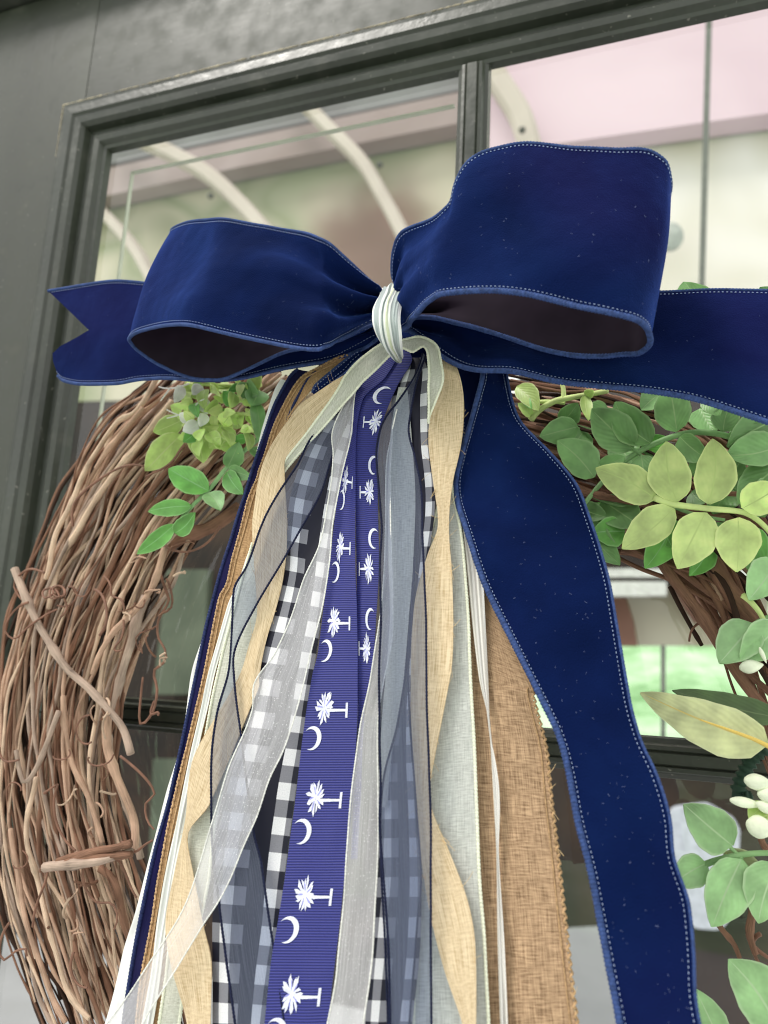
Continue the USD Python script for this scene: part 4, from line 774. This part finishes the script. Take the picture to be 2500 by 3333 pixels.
tendril('I', [(300 + 90 * a + 42 * math.cos(a * 20), 1610 + 20 * a + 40 * math.sin(a * 20)) for a in t] + [(420, 1650), (440, 1740), (400, 1800)], .0008, None, dep=list(-.095 - .006 * np.sin(t * 20)) + [-.095] * 3)
tendril('I', [(590, 1590), (650, 1640), (665, 1760), (620, 1860)], .0010)
tendril('I', [(640, 1545), (690, 1600), (700, 1650), (780, 1680), (800, 1750)], .0008)
tendril('I', [(770, 1800), (775, 1900), (740, 1950), (790, 1970)], .0008)
tendril('I', [(1180, 700), (1150, 740), (1120, 790), (940, 900)], .0009)
tendril('I', [(480, 1200), (500, 1000), (600, 900), (760, 830), (900, 830)], .0009)
for P_ in ([(350, 680), (330, 800), (370, 950), (480, 1110)], [(530, 1210), (540, 1330), (600, 1420), (720, 1450), (740, 1520), (720, 1600)], [(740, 1210), (830, 1300), (880, 1400)],
           [(780, 530), (900, 640), (980, 760), (920, 850), (940, 940), (985, 990)], [(80, 1560), (10, 1700), (10, 1800), (100, 1750), (150, 1740), (165, 1790)], [(860, 1090), (930, 1090), (990, 1060)],
           [(760, 1060), (800, 1090), (790, 1140), (740, 1160)], [(0, 440), (30, 540), (120, 540)], [(270, 1250), (240, 1450), (210, 1640)], [(450, 1760), (440, 1850), (560, 1960)]):
    tendril('I', P_, .0008, -.094, 2147)
for k in range(9):
    q = (rg.uniform(60, 620), rg.uniform(1400, 4100)); a = rg.uniform(0, 6.28); L_ = rg.uniform(60, 170)
    if q[1] > 3500: q = (q[0] + 150, q[1])
    P_ = [(q[0] + L_ * s_ * math.cos(a + b * s_), q[1] + L_ * s_ * math.sin(a + b * s_)) for s_ in np.linspace(0, 1, 6) for b in [2.6 * (1 if k % 2 else -1)]]
    tendril('I', P_, rg.uniform(.0004, .0008), -.092)
for k in range(34):                                      # broken stubs and side shoots
    q = np.array([rg.uniform(0, 1), rg.uniform(0, 1)]); A = np.array(px('D', (60 + 330 * (1 - q[1]) ** 1.6 + 150 * q[0] + 60 * q[1] ** 4, 900 + 1250 * q[1]))[0]); a = rg.uniform(-2.4, -.6) + (0 if rg.random() < .5 else 3.1); L_ = rg.uniform(18, 70)
    P = [A, A + L_ * .5 * np.array([math.cos(a), math.sin(a)]), A + L_ * np.array([math.cos(a + .5), math.sin(a + .5)])]
    twig(lay(P, [-.080, -.086, -.090]), rg.uniform(.0005, .0010), VINE[[0, 1, 3][k % 3]], 'stub', False, 6)
# right hand twigs
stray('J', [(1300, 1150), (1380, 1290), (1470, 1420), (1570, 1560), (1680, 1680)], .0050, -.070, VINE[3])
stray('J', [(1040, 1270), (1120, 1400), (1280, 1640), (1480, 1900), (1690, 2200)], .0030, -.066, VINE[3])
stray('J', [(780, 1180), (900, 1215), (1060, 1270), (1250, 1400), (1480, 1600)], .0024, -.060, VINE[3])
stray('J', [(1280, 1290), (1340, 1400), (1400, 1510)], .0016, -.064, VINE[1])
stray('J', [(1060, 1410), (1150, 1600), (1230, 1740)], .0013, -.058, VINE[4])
stray('J', [(1300, 1590), (1190, 1630), (1160, 1690), (1165, 1730)], .0008, -.060, MTEND, 'tendril', 6, False)
stray('J', [(1540, 3240), (1580, 3420), (1620, 3620)], .0018, -.066, VINE[3]); stray('J', [(1380, 3400), (1420, 3480), (1480, 3620)], .0013, -.062, VINE[3])
stray('J', [(1560, 3480), (1600, 3600), (1680, 3660)], .0012, -.062, MTEND, 'tendril', 6, False); stray('J', [(1640, 3520), (1570, 3580), (1600, 3680), (1660, 3660)], .0011, -.06, MTEND, 'tendril', 6, False)
stray('J', [(1600, 2880), (1620, 2960), (1680, 2990)], .0016, -.064, VINE[3])

# ---------------------------------------------------------------- greenery
def leaf_mesh(base, tip, w, roll=0.0, cup=.12, droop=.1, shape=.0, seed=0, n=14, k=9):
    base, tip = np.asarray(base), np.asarray(tip); ax = tip - base; L = np.linalg.norm(ax); ax = ax / L
    view = CAM - base; side = np.cross(ax, view); side /= np.linalg.norm(side); nn = np.cross(side, ax); nn /= np.linalg.norm(nn)
    if nn @ view < 0: nn, side = -nn, -side
    c, s_ = math.cos(roll), math.sin(roll); side, nn = side * c + nn * s_, nn * c - side * s_
    t = np.linspace(0, 1, n); u = np.linspace(-1, 1, k)
    f = np.sin(np.pi * t ** (.80 + shape)) ** .72; f[0] = .03; f[-1] = .02; gg = np.random.default_rng(seed + 999); asym = gg.normal(0, .07); bend = gg.normal(0, .05)
    T, Uu = np.meshgrid(t, u, indexing='ij'); Fw = f[:, None] * (1 + asym * np.sign(Uu)) * (1 + .025 * np.sin(T * 23 + Uu * 3 + seed) * (np.abs(Uu) > .7))
    g = np.random.default_rng(seed); wav = .02 * np.sin(T * 9 + g.uniform(0, 6)) * Uu
    V = base + ax * (T * L)[..., None] + side * (Uu * Fw * w / 2 + bend * L * np.sin(np.pi * T))[..., None] + nn * ((cup * np.abs(Uu) ** 1.5 * Fw * w + droop * L * (T - T ** 2 * 1.3) + wav * w))[..., None]
    uv = np.stack([(Uu + 1) / 2, T], -1).reshape(-1, 2)
    a = V.reshape(-1, 3); th = .00035
    N = normals(V); N = np.where((N @ nn)[..., None] < 0, -N, N)
    b = (V - N * th).reshape(-1, 3)
    return (np.vstack([a, b]), np.vstack([grid_faces(n, k), grid_faces(n, k, n * k, True)])), np.vstack([uv, uv])
SEED = [100]
def leaf(t, c, base, tip, wpx, y, m, y2=None, off=0, **kw):
    SEED[0] += 1; g = np.random.default_rng(SEED[0])
    b, p = px(c, (base[0], base[1] + off), (tip[0], tip[1] + off)); w = wpx * CROPS[c][2] / FPX * np.linalg.norm(at(b, y) - CAM)
    kw.setdefault('roll', g.uniform(-.35, .35)); kw.setdefault('cup', g.uniform(.05, .2)); kw.setdefault('droop', g.uniform(.02, .16))
    (v, f), uv = leaf_mesh(at(b, y), at(p, (y - .006) if y2 is None else y2), w, seed=SEED[0], **kw)
    return obj('leaf', (v, f), m, t, uv=uv)
def stem(t, c, pts, r, y, m, off=0):
    P = lay(px(c, *[(a, b + off) for a, b in pts]), y); C = curve(P, 30); return obj('stem', tube(C, r * np.linspace(1.1, .8, 30), 7), m, t)
def sprig(name, label, c, p, y, cat='sprig'):
    return thing(name, label, cat, at(px(c, p)[0], y), 'leaf sprigs fixed on the wreath')
t = sprig('leafy_sprig', 'lime green sprig of seven oval leaves, front of the right greenery', 'J', (1300, 930), -.095)
stem(t, 'J', [(975, 865), (1100, 908), (1300, 932), (1480, 948), (1700, 1110)], .0017, [-.096, -.095, -.094, -.092, -.085], MSTEML)
for b, p, w in (((985, 872), (625, 690), 215), ((1112, 890), (1052, 528), 232), ((1302, 905), (1332, 512), 220), ((1095, 930), (786, 1172), 200), ((1285, 955), (1120, 1292), 235), ((1480, 985), (1472, 1310), 232), ((1505, 930), (1740, 790), 190)):
    leaf(t, 'J', b, p, w, -.096, LL, cup=.06, droop=.06, roll=rg.uniform(-.2, .2))
t = sprig('leafy_sprig', 'green sprig arching below the right velvet tail, over dark twigs', 'J', (950, 550), -.078)
stem(t, 'J', [(1430, 500), (1300, 475), (1150, 482), (950, 555), (800, 645), (640, 800), (530, 945)], .0017, -.078, MSTEM)
for b, p, w in (((850, 575), (598, 335), 235), ((955, 540), (740, 290), 200), ((1112, 470), (1062, 180), 205), ((615, 745), (395, 520), 210), ((1130, 500), (1300, 640), 150), ((900, 610), (960, 880), 190), ((640, 690), (800, 620), 110), ((520, 440), (290, 500), 160)):
    leaf(t, 'J', b, p, w, -.080, LG)
stem(t, 'J', [(850, 575), (900, 612)], .0010, -.079, MSTEM)
t = sprig('leafy_sprig', 'bright green leaves peeking out below the lime sprig', 'J', (790, 1060), -.074)
stem(t, 'J', [(480, 770), (600, 850), (780, 915), (985, 880), (1200, 960), (1400, 1000)], .0012, -.074, MSTEM)
for b, p, w, m in (((800, 1070), (606, 1075), 180, LM), ((1090, 1000), (925, 1290), 180, LM), ((1300, 1120), (1190, 1335), 130, LM), ((1580, 1040), (1590, 1350), 160, LM), ((660, 880), (900, 1040), 210, LG), ((560, 1010), (770, 1265), 165, LG), ((900, 630), (1010, 860), 170, LG), ((1200, 830), (1280, 900), 120, LG), ((540, 930), (690, 980), 120, LG)):
    leaf(t, 'J', b, p, w, -.072, m)
t = sprig('leafy_sprig', 'dark green overlapping leaves at the right edge under the wide tail', 'J', (1600, 500), -.082)
stem(t, 'J', [(1430, 490), (1600, 450), (1750, 380)], .0018, -.080, MSTEM)
for b, p, w in (((1700, 400), (1415, 560), 210), ((1720, 560), (1410, 610), 200), ((1730, 660), (1480, 900), 210), ((1390, 470), (1440, 300), 150), ((1300, 240), (1370, 370), 120), ((1720, 780), (1560, 900), 160), ((1640, 250), (1520, 420), 160)):
    leaf(t, 'J', b, p, w, -.084, LG)
t = sprig('leafy_sprig', 'shaded green leaves lying deepest among the dark twigs on the right', 'J', (1000, 700), -.066)
stem(t, 'J', [(420, 420), (760, 520), (1100, 680), (1400, 800), (1700, 860)], .0013, -.066, MSTEM)
g = np.random.default_rng(31)
for b, p, w in (((420, 420), (520, 300), 130), ((560, 460), (480, 620), 170), ((760, 520), (860, 660), 180), ((900, 590), (1040, 500), 150), ((1100, 680), (1020, 800), 180), ((1200, 720), (1330, 640), 170), ((1400, 800), (1330, 960), 190), ((1400, 800), (1500, 640), 170), ((1560, 840), (1640, 980), 180), ((1250, 330), (1340, 480), 170), ((700, 330), (560, 360), 140), ((1000, 250), (900, 340), 130), ((620, 900), (720, 1060), 170), ((980, 1000), (1080, 1160), 160), ((1420, 1020), (1380, 1180), 160)):
    leaf(t, 'J', b, p, w, -.064 - g.uniform(0, .006), [LG, LG, LM][g.integers(3)])
t = sprig('leafy_sprig', 'pale yellow green shoots just below the wide velvet tail', 'J', (300, 380), -.075)
stem(t, 'J', [(235, 400), (300, 330), (420, 275), (560, 250), (700, 225)], .0019, -.076, MSTEML); stem(t, 'J', [(250, 300), (330, 290), (440, 300)], .0014, -.072, MSTEML); stem(t, 'J', [(430, 270), (425, 190), (400, 140)], .0015, -.076, MSTEML)
for b, p, w, m in (((560, 255), (585, 400), 70, LP), ((150, 200), (280, 340), 120, LP), ((560, 250), (610, 225), 60, LP), ((240, 380), (160, 300), 70, LP), ((200, 210), (240, 330), 60, LM)):
    leaf(t, 'J', b, p, w, -.077, m)
t = sprig('leafy_sprig', 'two rounded sage leaves with a white bud at the right edge', 'J', (1640, 1600), -.080)
stem(t, 'J', [(1700, 1570), (1600, 1610), (1480, 1700)], .0013, -.080, MSTEM); stem(t, 'J', [(1505, 1450), (1590, 1530), (1640, 1620)], .0015, -.082, MSTEML)
for b, p, w in (((1570, 1625), (1365, 1860), 225), ((1720, 1640), (1490, 1850), 200), ((1720, 1250), (1545, 1480), 190)):
    leaf(t, 'J', b, p, w, -.083, LS, shape=-.1)
def bud(t, c, p, tip, r, y, m=None, off=0):
    a, b = px(c, (p[0], p[1] + off), (tip[0], tip[1] + off)); A, B_ = at(a, y), at(b, y - .004)
    C = np.linspace(A, B_, 12); rr = r * .82 * np.sin(np.linspace(.12, 2.95, 12) ** np.array(1.0)) ** .8 * np.linspace(.62, 1.08, 12)
    obj('bud', tube(C, rr, 10), m or MBUD, t)
bud(t, 'J', (1630, 1868), (1492, 1888), .0050, -.086); bud(t, 'J', (1650, 1860), (1608, 1765), .0016, -.088)
t = sprig('pointed_leaf_spray', 'large pale pointed leaf with a yellow vein at the right', 'J', (1640, 2330), -.095)
leaf(t, 'J', (1660, 2350), (893, 2038), 265, -.094, LC, y2=-.100, roll=.25, cup=.05, shape=-.16, droop=.04)
leaf(t, 'J', (1740, 2190), (1085, 2020), 150, -.084, LD, y2=-.088, roll=-.3, shape=-.1)
P_ = lay(px('J', (1700, 2380), (1560, 2310), (1400, 2250), (1250, 2198)), [-.0985, -.1015, -.1035, -.1045]); obj('vein', tube(curve(P_, 20), .0011 * np.linspace(1.2, .3, 20), 6), plain('vein_yellow', (.72, .52, .12), .6), t)
t = sprig('leafy_sprig', 'sage green sprig of four leaves in front of the lower right pane', 'J', (1480, 3010), -.082)
stem(t, 'J', [(1150, 3130), (1300, 3060), (1480, 3012), (1720, 3000)], .0016, -.082, MSTEM); stem(t, 'J', [(1400, 2930), (1480, 3010)], .0011, -.082, MSTEM); stem(t, 'J', [(1500, 3020), (1470, 3080)], .0011, -.082, MSTEM)
for b, p, w in (((1445, 2955), (1155, 2705), 225), ((1290, 3060), (1085, 3190), 165), ((1500, 3035), (1325, 3445), 225), ((1720, 3060), (1600, 3420), 200)):
    leaf(t, 'J', b, p, w, -.083, LS, shape=-.08)
leaf(t, 'J', (1400, 2990), (1640, 3220), 170, -.076, LC)
t = sprig('leafy_sprig', 'single broad green leaf with a smaller one at the lower right corner', 'J', (1660, 4030), -.085)
stem(t, 'J', [(1640, 3960), (1720, 4080)], .0015, -.085, MSTEM)
leaf(t, 'J', (1720, 4060), (1430, 3640), 260, -.086, LS, roll=-.2); leaf(t, 'J', (1380, 4140), (1225, 3820), 150, -.080, LS)
t = sprig('bud_spray', 'white waxy buds clustered at the right edge above the sage sprig', 'J', (1640, 2650), -.090)
stem(t, 'J', [(1720, 2690), (1620, 2720), (1560, 2690)], .0016, -.089, MSTEML); stem(t, 'J', [(1640, 2680), (1660, 2840)], .0014, -.088, MSTEML)
for p, q, r in (((1690, 2590), (1520, 2560), .0056), ((1630, 2715), (1432, 2680), .0036), ((1730, 2760), (1590, 2700), .0040), ((1700, 2870), (1535, 2820), .0076), ((1740, 2670), (1600, 2640), .005)):
    bud(t, 'J', p, q, r, -.092)
leaf(t, 'J', (1640, 2700), (1545, 2790), 90, -.088, LP)
cord = curve(lay(px('J', (1640, 2370), (1560, 2440), (1500, 2560), (1480, 2640), (1560, 2660)), -.07), 40)
obj('cord', tube(cord, .0035 * (1 + .25 * np.sin(np.arange(40) * 1.6)), 8), plain('cord_green', (.012, .04, .022), .7), label='dark green twisted cord beside the white buds', cat='cord')
t = sprig('leafy_sprig', 'leaf tips showing above the wide right velvet tail', 'D', (1500, 660), -.09)
leaf(t, 'D', (1500, 690), (1478, 608), 74, -.09, LG); leaf(t, 'D', (1700, 680), (1640, 622), 60, -.09, LG); stem(t, 'D', [(1500, 690), (1600, 720), (1700, 680)], .0014, -.088, MSTEM)
# left greens
t = sprig('leafy_sprig', 'dark green sprig lying across the vines on the left', 'I', (1330, 960), -.094)
stem(t, 'I', [(1700, 600), (1560, 710), (1440, 825), (1330, 962), (1215, 1075), (1100, 1215)], .0016, -.094, MSTEM)
for b, p, w, m in (((1325, 972), (1068, 825), 175, LM), ((1215, 1068), (935, 1100), 110, LM), ((1110, 1185), (868, 1372), 105, LM), ((1110, 1240), (1235, 1110), 110, LM), ((1445, 822), (1520, 665), 125, LG), ((1450, 840), (1600, 890), 90, LG), ((1440, 850), (1540, 990), 120, LM), ((1325, 985), (1400, 1090), 130, LS), ((1600, 700), (1640, 760), 70, LG)):
    leaf(t, 'I', b, p, w, -.096, m)
t = sprig('leafy_sprig', 'broad lime leaves with tan veins on the vines, below the left loop', 'I', (1150, 620), -.086)
stem(t, 'I', [(1300, 480), (1220, 560), (1155, 610)], .0012, -.084, MSTEML)
for b, p, w in (((1152, 612), (925, 850), 175), ((1320, 540), (1290, 790), 180), ((1160, 520), (975, 600), 130), ((1430, 560), (1330, 700), 140), ((1260, 480), (1080, 430), 110)):
    leaf(t, 'I', b, p, w, -.086, LP)
t = sprig('leafy_sprig', 'dense bright clover like leaves tucked under the left bow loop', 'I', (1400, 460), -.092)
stem(t, 'I', [(1640, 490), (1500, 480), (1360, 470), (1240, 500), (1160, 560)], .0013, -.094, MSTEML); stem(t, 'I', [(1660, 300), (1450, 300), (1180, 290)], .0013, -.09, MSTEML)
g = np.random.default_rng(77)
for k in range(60):
    b = (g.uniform(1200, 1620), g.uniform(270, 640)); a = g.uniform(0, 6.28); L_ = g.uniform(70, 125)
    leaf(t, 'I', b, (b[0] + L_ * math.cos(a), b[1] + L_ * math.sin(a)), L_ * g.uniform(.55, .95), -.085 - g.uniform(0, .018), [LP, LP, LP, LL, LL, LM][g.integers(6)], roll=g.uniform(-.8, .8), shape=-.2, n=9, k=7)
for b, p, w in (((1640, 330), (1600, 430), 150), ((1560, 300), (1640, 360), 120), ((1620, 400), (1640, 650), 90), ((1600, 300), (1540, 380), 130)): leaf(t, 'I', b, p, w, -.098, LG)
t = sprig('blossom_spray', 'tiny white translucent blossoms beside the clover like leaves', 'I', (1180, 480), -.098)
stem(t, 'I', [(1330, 470), (1240, 500), (1140, 490), (1060, 455)], .0006, -.098, MPETAL); stem(t, 'I', [(1140, 490), (1060, 510)], .0005, -.098, MPETAL); stem(t, 'I', [(1200, 290), (1080, 320), (1010, 310)], .0006, -.098, MPETAL); stem(t, 'I', [(1080, 320), (1020, 400)], .0006, -.098, MPETAL)
for b, p, w, m in (((1260, 540), (1160, 590), 90, MPETAL), ((1340, 460), (1240, 420), 85, MPETAL), ((1150, 300), (1110, 410), 70, MPETAL), ((1210, 520), (1140, 480), 70, MPETAL), ((1330, 600), (1400, 680), 90, LP), ((1440, 690), (1350, 640), 80, LP), ((1460, 690), (1400, 700), 70, LP), ((1300, 480), (1270, 560), 70, MPETAL), ((1290, 310), (1220, 360), 70, MPETAL)):
    leaf(t, 'I', b, p, w, -.099, m, n=9, k=7)
